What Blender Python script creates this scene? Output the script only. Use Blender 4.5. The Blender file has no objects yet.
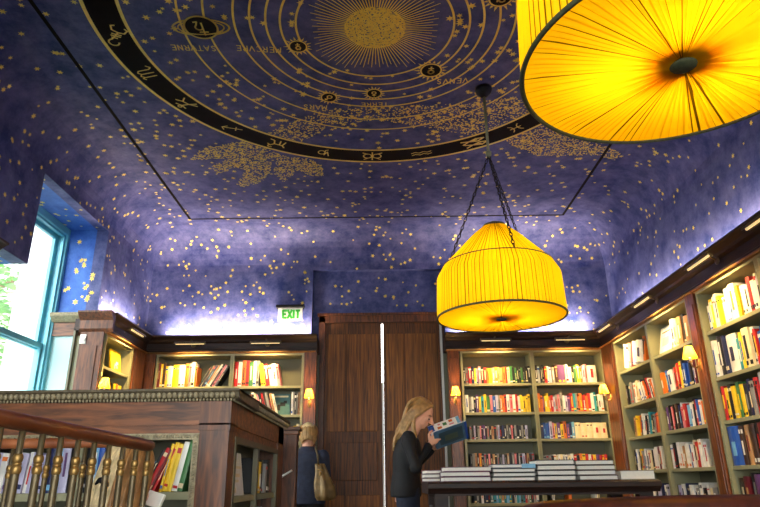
import bpy, bmesh, math, random
from mathutils import Vector, Matrix
random.seed(7)
PI = math.pi
C = bpy.context.scene.collection
scene = bpy.context.scene
H = 0.95                      # camera height above the floor
ZC, ZS, RC = 3.85, 3.40, 0.45  # flat ceiling, spring line of the cove, cove radius
XL, XR, YB, YF = -2.78, 2.75, 7.30, -1.6
COR = 2.52                    # top of the bookcase cornices

# ---------------------------------------------------------------- materials
def lin(c):
    return tuple((x/255/12.92 if x/255 <= .04045 else ((x/255+.055)/1.055)**2.4) for x in c)
def newmat(name):
    m = bpy.data.materials.new(name); m.use_nodes = True
    nt = m.node_tree; b = nt.nodes['Principled BSDF']
    return m, nt, b
def mat(name, rgb, rough=.55, metal=0., var=.12, scale=14., emit=None, es=0., spec=.5, coat=0.):
    m, nt, b = newmat(name)
    c = lin(rgb)
    n = nt.nodes.new('ShaderNodeTexNoise'); n.inputs['Scale'].default_value = scale; n.inputs['Detail'].default_value = 4
    tc = nt.nodes.new('ShaderNodeTexCoord'); nt.links.new(tc.outputs['Object'], n.inputs['Vector'])
    r = nt.nodes.new('ShaderNodeValToRGB')
    r.color_ramp.elements[0].position = .3; r.color_ramp.elements[1].position = .7
    r.color_ramp.elements[0].color = (*[x*(1-var) for x in c], 1); r.color_ramp.elements[1].color = (*[min(1, x*(1+var)) for x in c], 1)
    nt.links.new(n.outputs['Fac'], r.inputs['Fac']); nt.links.new(r.outputs['Color'], b.inputs['Base Color'])
    b.inputs['Roughness'].default_value = rough; b.inputs['Metallic'].default_value = metal
    b.inputs['Specular IOR Level'].default_value = spec; b.inputs['Coat Weight'].default_value = coat
    if emit:
        b.inputs['Emission Color'].default_value = (*lin(emit), 1); b.inputs['Emission Strength'].default_value = es
    return m
def wood(name, dark, light, scale=(9, 9, 1.1), rough=.38, coat=.25):
    m, nt, b = newmat(name)
    tc = nt.nodes.new('ShaderNodeTexCoord'); mp = nt.nodes.new('ShaderNodeMapping'); mp.inputs['Scale'].default_value = scale
    n = nt.nodes.new('ShaderNodeTexNoise'); n.inputs['Scale'].default_value = 5; n.inputs['Detail'].default_value = 7; n.inputs['Distortion'].default_value = .8
    nt.links.new(tc.outputs['Object'], mp.inputs['Vector']); nt.links.new(mp.outputs['Vector'], n.inputs['Vector'])
    r = nt.nodes.new('ShaderNodeValToRGB'); r.color_ramp.elements[0].position = .35; r.color_ramp.elements[1].position = .68
    r.color_ramp.elements[0].color = (*lin(dark), 1); r.color_ramp.elements[1].color = (*lin(light), 1)
    nt.links.new(n.outputs['Fac'], r.inputs['Fac']); nt.links.new(r.outputs['Color'], b.inputs['Base Color'])
    b.inputs['Roughness'].default_value = rough; b.inputs['Coat Weight'].default_value = coat; b.inputs['Coat Roughness'].default_value = .25
    return m
def blue_plaster(name, a, b_, rough=.6):
    m, nt, b = newmat(name)
    tc = nt.nodes.new('ShaderNodeTexCoord')
    n = nt.nodes.new('ShaderNodeTexNoise'); n.inputs['Scale'].default_value = 5.5; n.inputs['Detail'].default_value = 12; n.inputs['Roughness'].default_value = .74
    nt.links.new(tc.outputs['Object'], n.inputs['Vector'])
    r = nt.nodes.new('ShaderNodeValToRGB'); r.color_ramp.elements[0].position = .36; r.color_ramp.elements[1].position = .68
    r.color_ramp.elements[0].color = (*lin(a), 1); r.color_ramp.elements[1].color = (*lin(b_), 1)
    nt.links.new(n.outputs['Fac'], r.inputs['Fac']); nt.links.new(r.outputs['Color'], b.inputs['Base Color'])
    b.inputs['Roughness'].default_value = rough; b.inputs['Specular IOR Level'].default_value = .35
    return m
def fabric_glow(name, rgb, trans=.65, hot=None):
    m, nt, b = newmat(name)
    nt.nodes.remove(b); out = nt.nodes['Material Output']
    d = nt.nodes.new('ShaderNodeBsdfDiffuse'); t = nt.nodes.new('ShaderNodeBsdfTranslucent'); mx = nt.nodes.new('ShaderNodeMixShader')
    d.inputs['Color'].default_value = (*lin(rgb), 1); t.inputs['Color'].default_value = (*lin(hot or rgb), 1)
    mx.inputs['Fac'].default_value = trans
    nt.links.new(d.outputs[0], mx.inputs[1]); nt.links.new(t.outputs[0], mx.inputs[2]); nt.links.new(mx.outputs[0], out.inputs['Surface'])
    return m
def glass(name):
    m, nt, b = newmat(name)
    nt.nodes.remove(b); out = nt.nodes['Material Output']
    t = nt.nodes.new('ShaderNodeBsdfTransparent'); g = nt.nodes.new('ShaderNodeBsdfGlossy'); g.inputs['Roughness'].default_value = .02
    t.inputs['Color'].default_value = (.96, .99, .99, 1)
    mx = nt.nodes.new('ShaderNodeMixShader'); mx.inputs['Fac'].default_value = .06
    nt.links.new(t.outputs[0], mx.inputs[1]); nt.links.new(g.outputs[0], mx.inputs[2]); nt.links.new(mx.outputs[0], out.inputs['Surface'])
    return m
def emis(name, rgb, s):
    m, nt, b = newmat(name)
    b.inputs['Base Color'].default_value = (*lin(rgb), 1)
    b.inputs['Emission Color'].default_value = (*lin(rgb), 1); b.inputs['Emission Strength'].default_value = s
    return m

M = dict(
    blue=blue_plaster('blue_plaster', (28, 44, 102), (98, 100, 148)),
    bluecove=blue_plaster('blue_plaster_walls', (36, 52, 108), (104, 108, 156)),
    blue_daylit=blue_plaster('blue_plaster_daylit', (40, 84, 170), (74, 124, 206)),  # recess blue brightened in the paint to imitate daylight from the window
    gold=mat('gold_leaf', (255, 218, 96), .5, .05, .12, 30),
    black=mat('black_band', (24, 19, 15), .8, 0, .3, 6, spec=.1),
    wood=wood('dark_walnut', (62, 31, 13), (122, 68, 33), rough=.5, coat=.08),
    wood_d=wood('near_black_walnut', (26, 12, 8), (54, 28, 17), (1.1, 9, 9), .6, 0),
    wood_h=wood('dark_walnut_horizontal', (68, 36, 15), (140, 82, 42), (1.1, 9, 9), .5, .08),
    pil=wood('red_mahogany', (78, 38, 13), (134, 72, 27)),
    door=wood('door_walnut', (62, 34, 11), (126, 72, 22), (12, 12, .55), .6, .03),
    door2=wood('door_walnut_light', (92, 52, 16), (162, 98, 28), (14, 14, .5), .6, .03),
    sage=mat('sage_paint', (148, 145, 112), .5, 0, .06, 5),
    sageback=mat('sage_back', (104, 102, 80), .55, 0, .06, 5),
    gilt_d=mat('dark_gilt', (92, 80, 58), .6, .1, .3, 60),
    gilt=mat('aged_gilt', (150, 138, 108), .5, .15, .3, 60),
    bronze=mat('dark_bronze', (98, 84, 58), .45, .5, .2, 30),
    brass=mat('brass', (158, 124, 70), .42, .7, .12, 30),
    black_metal=mat('black_metal', (20, 18, 17), .45, .5, .2, 30),
    greenmetal=mat('verdigris_rod', (136, 140, 108), .45, .4, .2, 30),
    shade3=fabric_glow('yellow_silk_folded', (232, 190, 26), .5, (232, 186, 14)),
    rim=mat('green_rim_braid', (84, 88, 58), .7, 0, .3, 80),
    shade=fabric_glow('yellow_silk', (250, 212, 40), .7, (255, 222, 22)),
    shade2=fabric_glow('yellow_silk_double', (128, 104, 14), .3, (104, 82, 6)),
    shade_s=fabric_glow('small_shade', (255, 205, 70), .7),
    rail=wood('handrail_wood', (84, 40, 20), (126, 66, 34), (1.5, 1.5, 1.5), .4, .2),
    rail_sunlit=wood('handrail_wood_sunlit', (126, 68, 36), (176, 106, 62), (1.5, 1.5, 1.5), .4, .2),  # handrail wood painted lighter to imitate window light on the back rail
    teal=mat('teal_paint', (108, 188, 204), .4, 0, .05, 5),
    palecyan=mat('pale_cyan_paint', (176, 218, 218), .45, 0, .03, 5),
    white=mat('white_paint', (226, 222, 212), .5, 0, .04, 5),
    leather=wood('brown_leather', (48, 19, 12), (74, 32, 20), (6, 6, 6), .4, .2),
    floor=wood('floor_boards', (44, 26, 16), (70, 42, 25), (1, 8, 1)),
    glass=glass('window_glass'),
    led=emis('led_strip', (255, 248, 240), 8),
    bulb=emis('warm_bulb', (255, 214, 140), 14),
    plight=emis('picture_light_tube', (255, 226, 160), .7),
    skin=mat('skin', (226, 168, 138), .5, 0, .05, 9),
    lips=mat('lips', (178, 92, 84), .5),
    eyew=mat('eye', (60, 44, 36), .3),
    hair=mat('blond_hair', (172, 134, 82), .45, 0, .35, 26),
    hair2=mat('pale_blond_hair', (222, 196, 146), .45, 0, .3, 30),
    hair3=mat('light_brown_hair', (164, 118, 70), .45, 0, .3, 30),
    blackcloth=mat('black_cloth', (15, 15, 19), .8, 0, .25, 40),
    navycloth=mat('navy_cloth', (44, 50, 70), .85, 0, .2, 30),
    trouser=mat('trousers', (32, 38, 56), .85, 0, .2, 30),
    bag=mat('golden_leather', (132, 106, 64), .4, .2, .4, 12),
    paper=mat('page_block', (226, 218, 198), .8, 0, .06, 40),
    exitgreen=mat('exit_green', (40, 150, 40), .5, emit=(60, 170, 40), es=.15),
    exitwhite=mat('exit_white', (200, 200, 190), .5, emit=(210, 210, 200), es=.1),
    gilt2=mat('brown_gilt', (150, 104, 50), .5, .1, .25, 40),
    leaf=mat('tree_leaf', (128, 166, 112), .6, 0, .3, 3),
    bark=mat('bark', (110, 90, 70), .9),
    stone=mat('pale_stone', (216, 214, 208), .8, 0, .05, 2),
    stone2=mat('grey_stone', (160, 164, 164), .8, 0, .05, 2),
)
BC = dict(K=(24, 22, 24), W=(232, 228, 218), C=(232, 214, 168), Y=(238, 196, 32), R=(190, 32, 32), B=(34, 84, 172), N=(28, 36, 78),
          O=(222, 112, 34), G=(62, 118, 62), T=(44, 146, 160), P=(98, 58, 112), M=(112, 24, 34), L=(120, 178, 214), E=(140, 136, 130),
          D=(66, 42, 30), F=(186, 138, 88), I=(222, 132, 140), V=(182, 176, 204), A=(74, 112, 110))
CN = dict(K='black', W='white', C='cream', Y='yellow', R='red', B='blue', N='navy', O='orange', G='green', T='teal', P='purple', M='maroon',
          L='pale blue', E='grey', D='dark brown', F='tan', I='pink', V='lavender', A='grey-green')
BM = {k: mat('cover_'+CN[k].replace(' ', '_'), v, .42, 0, .12, 20) for k, v in BC.items()}

# ---------------------------------------------------------------- mesh helpers
def obj(name, bm, mats, parent=None, smooth=False, loc=None, rot=None):
    me = bpy.data.meshes.new(name)
    bm.normal_update(); bm.to_mesh(me); bm.free()
    for m in (mats if isinstance(mats, (list, tuple)) else [mats]): me.materials.append(m)
    if smooth:
        for p in me.polygons: p.use_smooth = True
    o = bpy.data.objects.new(name, me); C.objects.link(o)
    if parent: o.parent = parent
    if loc: o.location = loc
    if rot: o.rotation_euler = rot
    return o
def tag(o, label, cat, group=None, kind=None):
    o['label'] = label; o['category'] = cat
    if group: o['group'] = group
    if kind: o['kind'] = kind
    return o
def thing(name, label, cat, loc=(0, 0, 0), rz=0, group=None):
    o = bpy.data.objects.new(name, None); C.objects.link(o); o.location = loc; o.rotation_euler = (0, 0, rz)
    o.empty_display_size = .05
    return tag(o, label, cat, group)
def struct(name, bm, mats, smooth=False, parent=None):
    o = obj(name, bm, mats, parent, smooth)
    if not parent: o['kind'] = 'structure'
    return o
def box(bm, x0, x1, y0, y1, z0, z1, mi=0, mtx=None):
    co = [(x0, y0, z0), (x1, y0, z0), (x1, y1, z0), (x0, y1, z0), (x0, y0, z1), (x1, y0, z1), (x1, y1, z1), (x0, y1, z1)]
    v = [bm.verts.new(mtx @ Vector(c) if mtx else c) for c in co]
    for f in ((0, 3, 2, 1), (4, 5, 6, 7), (0, 1, 5, 4), (1, 2, 6, 5), (2, 3, 7, 6), (3, 0, 4, 7)):
        bm.faces.new([v[i] for i in f]).material_index = mi
    return v
def B(*a, **k):
    bm = bmesh.new(); box(bm, *a, **k); return bm
def bevel(bm, w=.004, seg=2):
    bmesh.ops.bevel(bm, geom=bm.edges[:], offset=w, segments=seg, affect='EDGES', profile=.6); return bm
def BB(*a, w=.004, **k): return bevel(B(*a, **k), w)
def quad(bm, pts, mi=0):
    f = bm.faces.new([bm.verts.new(p) for p in pts]); f.material_index = mi; return f
def prism(bm, prof, u0, u1, axis='x', mi=0):
    """extrude a profile (a, b) along an axis; x: (y,z) profile, y: (x,z) profile, z: (x,y)"""
    def P(u, a, b): return {'x': (u, a, b), 'y': (a, u, b), 'z': (a, b, u)}[axis]
    a = [bm.verts.new(P(u0, *p)) for p in prof]; b = [bm.verts.new(P(u1, *p)) for p in prof]
    n = len(prof)
    for i in range(n):
        bm.faces.new((a[i], a[(i+1) % n], b[(i+1) % n], b[i])).material_index = mi
    bm.faces.new(a[::-1]).material_index = mi; bm.faces.new(b).material_index = mi
    bmesh.ops.recalc_face_normals(bm, faces=bm.faces[:])
def tube(bm, pts, rad, n=8, mi=0, cap=True):
    pts = [Vector(p) for p in pts]
    rs = rad if isinstance(rad, (list, tuple)) else [rad]*len(pts)
    prev = None; rings = []
    for i, p in enumerate(pts):
        d = (pts[min(i+1, len(pts)-1)] - pts[max(i-1, 0)]).normalized()
        if prev is None:
            u = d.orthogonal().normalized()
        else:
            u = (prev - d*prev.dot(d));  u = u.normalized() if u.length > 1e-6 else d.orthogonal().normalized()
        prev = u; w = d.cross(u)
        rings.append([bm.verts.new(p + (u*math.cos(2*PI*k/n) + w*math.sin(2*PI*k/n))*rs[i]) for k in range(n)])
    for a, b in zip(rings, rings[1:]):
        for k in range(n):
            f = bm.faces.new((a[k], a[(k+1) % n], b[(k+1) % n], b[k])); f.material_index = mi; f.smooth = True
    if cap:
        bm.faces.new(rings[0][::-1]).material_index = mi; bm.faces.new(rings[-1]).material_index = mi
def lathe(bm, prof, n=24, c=(0, 0, 0), mi=0, capb=True, capt=True):
    rings = [[bm.verts.new((c[0]+r*math.cos(2*PI*k/n), c[1]+r*math.sin(2*PI*k/n), c[2]+z)) for k in range(n)] for r, z in prof]
    for a, b in zip(rings, rings[1:]):
        for k in range(n):
            f = bm.faces.new((a[k], a[(k+1) % n], b[(k+1) % n], b[k])); f.material_index = mi; f.smooth = True
    if capb: bm.faces.new(rings[0][::-1]).material_index = mi
    if capt: bm.faces.new(rings[-1]).material_index = mi
def ell(bm, c, r, rot=None, seg=16, mi=0):
    mx = Matrix.Translation(c) @ (rot.to_4x4() if rot else Matrix.Identity(4)) @ Matrix.Diagonal((*([r]*3 if isinstance(r, (int, float)) else r), 1))
    g = bmesh.ops.create_uvsphere(bm, u_segments=seg, v_segments=max(6, seg*2//3), radius=1, matrix=mx)
    fs = set(f for v in g['verts'] for f in v.link_faces)
    for f in fs: f.material_index = mi; f.smooth = True
def limb(bm, pts, rad, n=10):
    tube(bm, pts, rad, n)
    rs = rad if isinstance(rad, (list, tuple)) else [rad]*len(pts)
    for p, r in zip(pts, rs): ell(bm, p, r, seg=10)
def blob(name, bm, m, parent, vox=.008, it=5, loc=None):
    o = obj(name, bm, m, parent, True, loc)
    r = o.modifiers.new('remesh', 'REMESH'); r.mode = 'VOXEL'; r.voxel_size = vox; r.use_smooth_shade = True
    s = o.modifiers.new('smooth', 'SMOOTH'); s.factor = .5; s.iterations = it
    return o
def light(name, kind, loc, power, rgb=(255, 255, 255), size=.1, size_y=None, rot=(0, 0, 0), parent=None, spread=None, aim=None):
    l = bpy.data.lights.new(name, kind); l.energy = power; l.color = lin(rgb)
    if kind == 'AREA':
        l.size = size
        if size_y: l.shape = 'RECTANGLE'; l.size_y = size_y
        if spread: l.spread = spread
    elif kind == 'SUN': l.angle = size
    else: l.shadow_soft_size = size
    o = bpy.data.objects.new(name, l); C.objects.link(o); o.location = loc; o.rotation_euler = rot
    if aim is not None: o.rotation_euler = Vector(aim).to_track_quat('-Z', 'Y').to_euler()
    if parent: o.parent = parent
    return o

# ---------------------------------------------------------------- stars and painted strokes
def star(bm, c, u, v, r, mi, n=6, inner=.45):
    a0 = random.random()*6.28
    c = Vector(c); u = Vector(u); v = Vector(v)
    vs = []
    for k in range(2*n):
        rr = r if k % 2 == 0 else r*inner; a = a0 + PI*k/n
        vs.append(bm.verts.new(c + u*(rr*math.cos(a)) + v*(rr*math.sin(a))))
    f = bm.faces.new(vs); f.material_index = mi
def stars_rect(bm, o, u, v, nrm, lu, lv, dens, mi, ok=None, rmin=.013, rmax=.026):
    """scatter flat stars over a rectangle o + s*u + t*v (unit u,v), 1.5 mm in front of it"""
    o, u, v, nrm = Vector(o), Vector(u), Vector(v), Vector(nrm)
    for _ in range(int(lu*lv*dens)):
        s, t = random.uniform(.03, lu-.03), random.uniform(.03, lv-.03)
        p = o + u*s + v*t
        if ok and not ok(p): continue
        star(bm, p + nrm*.0018, u, v, random.uniform(rmin, rmax)*(1.15 if random.random() < .12 else 1), mi)

# ================================================================ THE ROOM
# --- floor with the stairwell opening
SX0, SX1, SY0, SY1 = -1.95, -.72, .55, 2.30
bm = bmesh.new()
for r in ((XL-.5, XR+.3, YF, SY0), (XL-.5, XR+.3, SY1, YB+.3), (XL-.5, SX0, SY0, SY1), (SX1, XR+.3, SY0, SY1)):
    box(bm, r[0], r[1], r[2], r[3], -.2, 0)
struct('floor', bm, M['floor'])
bm = bmesh.new()
for k in range(5):
    z = -.18*(k+1); y1 = SY1 - .02 - .3*k
    box(bm, SX0+.02, SX1-.02, y1-.32, y1, z-.06, z)
    box(bm, SX0+.02, SX1-.02, y1-.02, y1, z-.2, z)
box(bm, SX0-.2, SX1+.2, SY0-.3, SY1+.2, -1.5, -1.4)
struct('floor_stairs', bm, M['wood_h'])

# --- ceiling: flat field + cove on four sides
bm = bmesh.new()
N = 10
rings = []
for k in range(N+1):
    a = PI/2*k/N; ins = RC*(1-math.cos(a)); z = ZS + RC*math.sin(a)
    rings.append([bm.verts.new(p) for p in ((XL+ins, YF+ins, z), (XR-ins, YF+ins, z), (XR-ins, YB-ins, z), (XL+ins, YB-ins, z))])
for a, b in zip(rings, rings[1:]):
    for k in range(4):
        f = bm.faces.new((a[k], b[k], b[(k+1) % 4], a[(k+1) % 4])); f.smooth = False
bm.faces.new(rings[-1][::-1])
CX, CY = -.016, 3.49
# stars on the cove
def cove_star(side):
    a = random.uniform(.02, PI/2); ins = RC*(1-math.cos(a)); z = ZS + RC*math.sin(a)
    # tangent up the curve in (inward, z)
    ti, tz = math.sin(a), math.cos(a); off = .002
    r = random.uniform(.014, .027)
    if side == 'B':
        x = random.uniform(XL+ins+.03, XR-ins-.03); c = (x, YB-ins-off*math.cos(a), z-off*math.sin(a)); u = (1, 0, 0); v = (0, -ti, tz)
    elif side == 'L':
        y = random.uniform(1.2, YB-ins-.03); c = (XL+ins+off*math.cos(a), y, z-off*math.sin(a)); u = (0, 1, 0); v = (ti, 0, tz)
    else:
        y = random.uniform(1.2, YB-ins-.03); c = (XR-ins-off*math.cos(a), y, z-off*math.sin(a)); u = (0, 1, 0); v = (-ti, 0, tz)
    star(bm, c, u, v, r, 1)
for side, n in (('B', 150), ('L', 170), ('R', 170)):
    for _ in range(n): cove_star(side)
zz = ZC
def cquad_ring(r0, r1, z, mi, n=160):
    for k in range(n):
        a, b = 2*PI*k/n, 2*PI*(k+1)/n
        quad(bm, [(CX+r*math.cos(t), CY+r*math.sin(t), z) for r, t in ((r0, a), (r1, a), (r1, b), (r0, b))], mi)
def disc(c, r, z, mi, n=28, sy=1.):
    f = bm.faces.new([bm.verts.new((c[0]+r*math.cos(2*PI*k/n), c[1]+r*sy*math.sin(2*PI*k/n), z)) for k in range(n)]); f.material_index = mi
def stroke(pts, w, z, mi):
    pts = [Vector((p[0], p[1])) for p in pts]
    for i in range(len(pts)-1):
        a, b = pts[i], pts[i+1]; d = (b-a)
        if d.length < 1e-6: continue
        d.normalize(); n = Vector((-d.y, d.x))*w/2; a = a-d*w*.3; b = b+d*w*.3
        quad(bm, [(*(a+n), z), (*(b+n), z), (*(b-n), z), (*(a-n), z)], mi)
def arc(c, r, a0, a1, n=14, sy=1.):
    return [(c[0]+r*math.cos(math.radians(a0+(a1-a0)*k/n)), c[1]+r*sy*math.sin(math.radians(a0+(a1-a0)*k/n))) for k in range(n+1)]
# zodiac band
cquad_ring(1.665, 1.895, zz-.002, 2)
cquad_ring(1.655, 1.678, zz-.003, 1); cquad_ring(1.878, 1.903, zz-.003, 1)
# orbits
ORB = (.535, .64, .735, .84, .945, 1.135, 1.30)
for r in ORB: cquad_ring(r-.0075, r+.0075, zz-.003, 1)
# the sun: gold disc, many needle rays
for k in range(3400):
    a = random.uniform(0, 2*PI); r = .205*math.sqrt(random.random())
    disc((CX+r*math.cos(a), CY+r*math.sin(a)), random.uniform(.0045, .0075), zz-.004-k*2e-7, 1, 5)
for k in range(88):
    a = 2*PI*k/88; d = (math.cos(a), math.sin(a)); l = min(.49, .425/max(abs(d[0]), abs(d[1]))) - (0 if k % 2 else .035)
    n = (-d[1]*.0032, d[0]*.0032); i0 = .20
    f = bm.faces.new([bm.verts.new((CX+d[0]*i0+n[0]*1.3, CY+d[1]*i0+n[1]*1.3, zz-.003)), bm.verts.new((CX+d[0]*l+n[0]*.7, CY+d[1]*l+n[1]*.7, zz-.003)),
                      bm.verts.new((CX+d[0]*l-n[0]*.7, CY+d[1]*l-n[1]*.7, zz-.003)), bm.verts.new((CX+d[0]*i0-n[0]*1.3, CY+d[1]*i0-n[1]*1.3, zz-.003))]); f.material_index = 1
# local frames: letters read with up = +y, right = -x (seen from below, facing the doors end)
def lp(c, x, y, s, ang=0):
    x, y = x*math.cos(ang)-y*math.sin(ang), x*math.sin(ang)+y*math.cos(ang)
    return (c[0]-x*s, c[1]+y*s)
def glyph(c, s, strokes, w=.011, ang=0, z=None, mi=1):
    for st in strokes: stroke([lp(c, x, y, s, ang) for x, y in st], w, (z or zz-.005), mi)
def A(cx, cy, r, a0, a1, n=12): return arc((cx, cy), r, a0, a1, n)
def planet(c, r, strokes, rays=18):
    disc(c, r, zz-.004, 2)
    for k in range(40):
        a, b = 2*PI*k/40, 2*PI*(k+1)/40
        quad(bm, [(c[0]+q*math.cos(t), c[1]+q*math.sin(t), zz-.005) for q, t in ((r*.9, a), (r*1.06, a), (r*1.06, b), (r*.9, b))], 1)
    for k in range(rays):
        a = 2*PI*k/rays; d = (math.cos(a), math.sin(a)); n = (-d[1]*r*.13, d[0]*r*.13); l = 1.7 if k % 2 else 1.5
        f = bm.faces.new([bm.verts.new((c[0]+d[0]*r*1.12+n[0], c[1]+d[1]*r*1.12+n[1], zz-.004)), bm.verts.new((c[0]+d[0]*r*l, c[1]+d[1]*r*l, zz-.004)),
                          bm.verts.new((c[0]+d[0]*r*1.12-n[0], c[1]+d[1]*r*1.12-n[1], zz-.004))]); f.material_index = 1
    glyph(c, r*.62, strokes, r*.16, 0, zz-.006)
VEN = [A(0, .35, .42, 0, 360), [(0, -.07), (0, -.9)], [(-.35, -.5), (.35, -.5)]]
MER = VEN + [A(0, .98, .3, 200, 340)]
MAR = [A(-.15, -.2, .5, 0, 360), [(.2, .15), (.8, .8)], [(.35, .8), (.8, .8), (.8, .35)]]
TER = [A(0, -.25, .45, 0, 360), [(0, .2), (0, .95)], [(-.35, .6), (.35, .6)]]
JUP = [A(-.25, .35, .4, 160, -40) + [(-.6, -.35), (.7, -.35)], [(.35, .7), (.35, -.9)]]
SAT = [[(-.5, .55), (.2, .55)], [(-.15, .95), (-.15, -.6)], A(.15, -.05, .32, 150, -50) + [(.2, -.75), (.5, -.7)]]
planet((-.562, 3.668), .062, MER); planet((-.394, 4.296), .062, MAR); planet((-.033, 4.248), .058, TER)
planet((.398, 3.96), .078, VEN); planet((.788, 3.215), .075, JUP)
# ringed planet
c = (-1.19, 3.46)
for q, w in ((.19, .014), (.155, .010)):
    stroke([(c[0]+q*math.cos(t*PI/24), c[1]+q*.42*math.sin(t*PI/24)) for t in range(49)], w, zz-.0045, 1)
disc(c, .108, zz-.005, 2)
stroke([(c[0]+.11*math.cos(t*PI/24), c[1]+.11*math.sin(t*PI/24)) for t in range(49)], .014, zz-.006, 1)
glyph(c, .078, SAT, .012, 0, zz-.007)
stroke([(c[0]+.16*math.cos(t*PI/24), c[1]+.068*math.sin(t*PI/24)) for t in range(4, 21)], .012, zz-.0065, 1)
# planet names
LET = {'S': [[(.8, .85), (.5, 1), (.2, .85), (.25, .6), (.7, .4), (.8, .15), (.5, 0), (.15, .15)]], 'A': [[(0, 0), (.5, 1), (1, 0)], [(.22, .4), (.78, .4)]],
       'T': [[(.5, 0), (.5, 1)], [(0, 1), (1, 1)]], 'V': [[(0, 1), (.5, 0), (1, 1)]], 'R': [[(.1, 0), (.1, 1), (.7, 1), (.85, .75), (.7, .5), (.1, .5)], [(.5, .5), (.9, 0)]],
       'N': [[(.1, 0), (.1, 1), (.9, 0), (.9, 1)]], 'E': [[(.85, 1), (.1, 1), (.1, 0), (.85, 0)], [(.1, .5), (.7, .5)]],
       'M': [[(0, 0), (.1, 1), (.5, .3), (.9, 1), (1, 0)]], 'C': [A(.5, .5, .5, 50, 310)]}
def word(txt, c, h, ang):
    w = h*.8; n = len(txt)
    for i, ch in enumerate(txt):
        x0 = (i-n/2)*1.05*w
        for st in LET[ch]:
            stroke([lp(c, (x0+x*w*.8), (y-.5)*h, 1, ang) for x, y in st], h*.13, zz-.005, 1)
word('SATVRNE', (-1.305, 3.67), .055, -.06); word('MERCVRE', (-.85, 3.69), .055, -.1)
word('MARS', (-.525, 4.43), .06, -.10); word('TERRE', (-.036, 4.405), .055, 0); word('VENVS', (.565, 4.095), .06, .06)
# zodiac signs on the band: polar placement, outward = up
def zod(deg, s, strokes, w=.012, r=1.775, rot=0):
    a = math.radians(deg); c = (CX+r*math.cos(a), CY+r*math.sin(a))
    glyph(c, s*.85, strokes, w*.75, PI/2-a+rot, zz-.005)
zod(179, .115, [A(-.1, .9, .35, 200, -20)+[(.1, .6), (0, .2), (-.1, -.3)], [(-.35, .1), (.25, .2)], [(-.35, -.1), (.25, 0)], [(-.1, -.3), (-.5, -.4), (-.6, -.8)], [(-.1, -.3), (.35, -.4), (.5, -.8)],
              [(-.2, .35), (.15, .4)], [(-.6, -.8), (-.4, -.9)], [(.5, -.8), (.3, -.95)]], .016, 1.775, math.radians(55))
zod(165, .095, [[(-.9, .6), (-.7, .8), (-.6, .6), (-.6, -.7)], [(-.6, .5), (-.35, .8), (-.1, .6), (-.1, -.7)], [(-.1, .5), (.15, .8), (.4, .6), (.4, -.5), (.6, -.8), (.9, -.5)]], .013)
zod(150.5, .11, [[(-.8, -.6), (-.2, -.2), (.4, -.1), (.7, -.6)], [(-.2, -.2), (0, .4), (.5, .6)], [(0, .4), (-.5, .5)], A(0, .65, .15, 0, 360), [(.4, -.1), (.9, .2)], [(-.2, -.2), (-.5, -.8)]], .016)
zod(135, .10, [[(-.9, -.5), (.9, .4)], [(.5, .7), (.9, .4), (.6, -.1)], [(-.5, .1), (-.2, -.5)]], .012)
zod(120.5, .11, [[(-.8, .4), (-.5, .1), (.3, .1), (.6, .5), (.9, .3)], [(-.5, .1), (-.6, -.6)], [(-.2, .05), (-.1, -.6)], [(.3, .1), (.5, -.5), (.9, -.6)], A(.55, .65, .2, -40, 150)], .018)
zod(106.5, .085, [[(-.8, .6), (-.5, -.4), (-.2, .5)], A(.2, -.1, .45, 0, 360), [(-.2, .5), (-.2, -.7), (-.5, -.9)]], .013)
zod(91.5, .115, [A(-.45, 0, .4, 0, 360), A(.45, 0, .4, 0, 360), [(0, .75), (0, -.7)], [(-.8, .65), (-.4, .4)], [(.8, .65), (.4, .4)], [(-.9, -.6), (-.4, -.35)], [(.9, -.6), (.4, -.35)]], .016)
zod(76.5, .11, [[(-1, .2), (-.6, .35), (-.2, .15), (.2, .35), (.6, .15), (1, .3)], [(-1, -.2), (-.6, -.05), (-.2, -.25), (.2, -.05), (.6, -.25), (1, -.1)]], .012)
zod(60, .13, [[(-1, .3), (-.4, .6), (.3, .35), (.9, .6)], [(-1, .3), (-.4, .15), (.3, .35), (.9, .1)], [(-.9, -.35), (-.3, -.05), (.4, -.3), (1, 0)], [(-.9, -.35), (-.3, -.5), (.4, -.3), (1, -.5)], [(-.4, .4), (.2, .4)], [(-.3, -.3), (.3, -.3)]], .022)
zod(47, .10, [A(-1.0, 0, .75, -55, 55), A(1.0, 0, .75, 125, 235), [(-.6, 0), (.6, 0)]], .013)
for dg in (30, 12, -8, -30, 200, 222, 245, 268, 290, 312): zod(dg, .09, [A(0, .2, .5, 0, 360), [(-.6, -.6), (.6, -.6)], [(0, -.3), (0, -.8)]], .012)
# black line of the ceiling field
LX0, LX1, LY0, LY1 = -2.20, 2.13, .13, 6.72
for r in ((LX0-.015, LX1+.015, LY1-.015, LY1+.015), (LX0-.015, LX1+.015, LY0-.015, LY0+.015), (LX0-.015, LX0+.015, LY0, LY1), (LX1-.015, LX1+.015, LY0, LY1)):
    quad(bm, [(r[0], r[2], zz-.003), (r[1], r[2], zz-.003), (r[1], r[3], zz-.003), (r[0], r[3], zz-.003)], 2)
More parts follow.
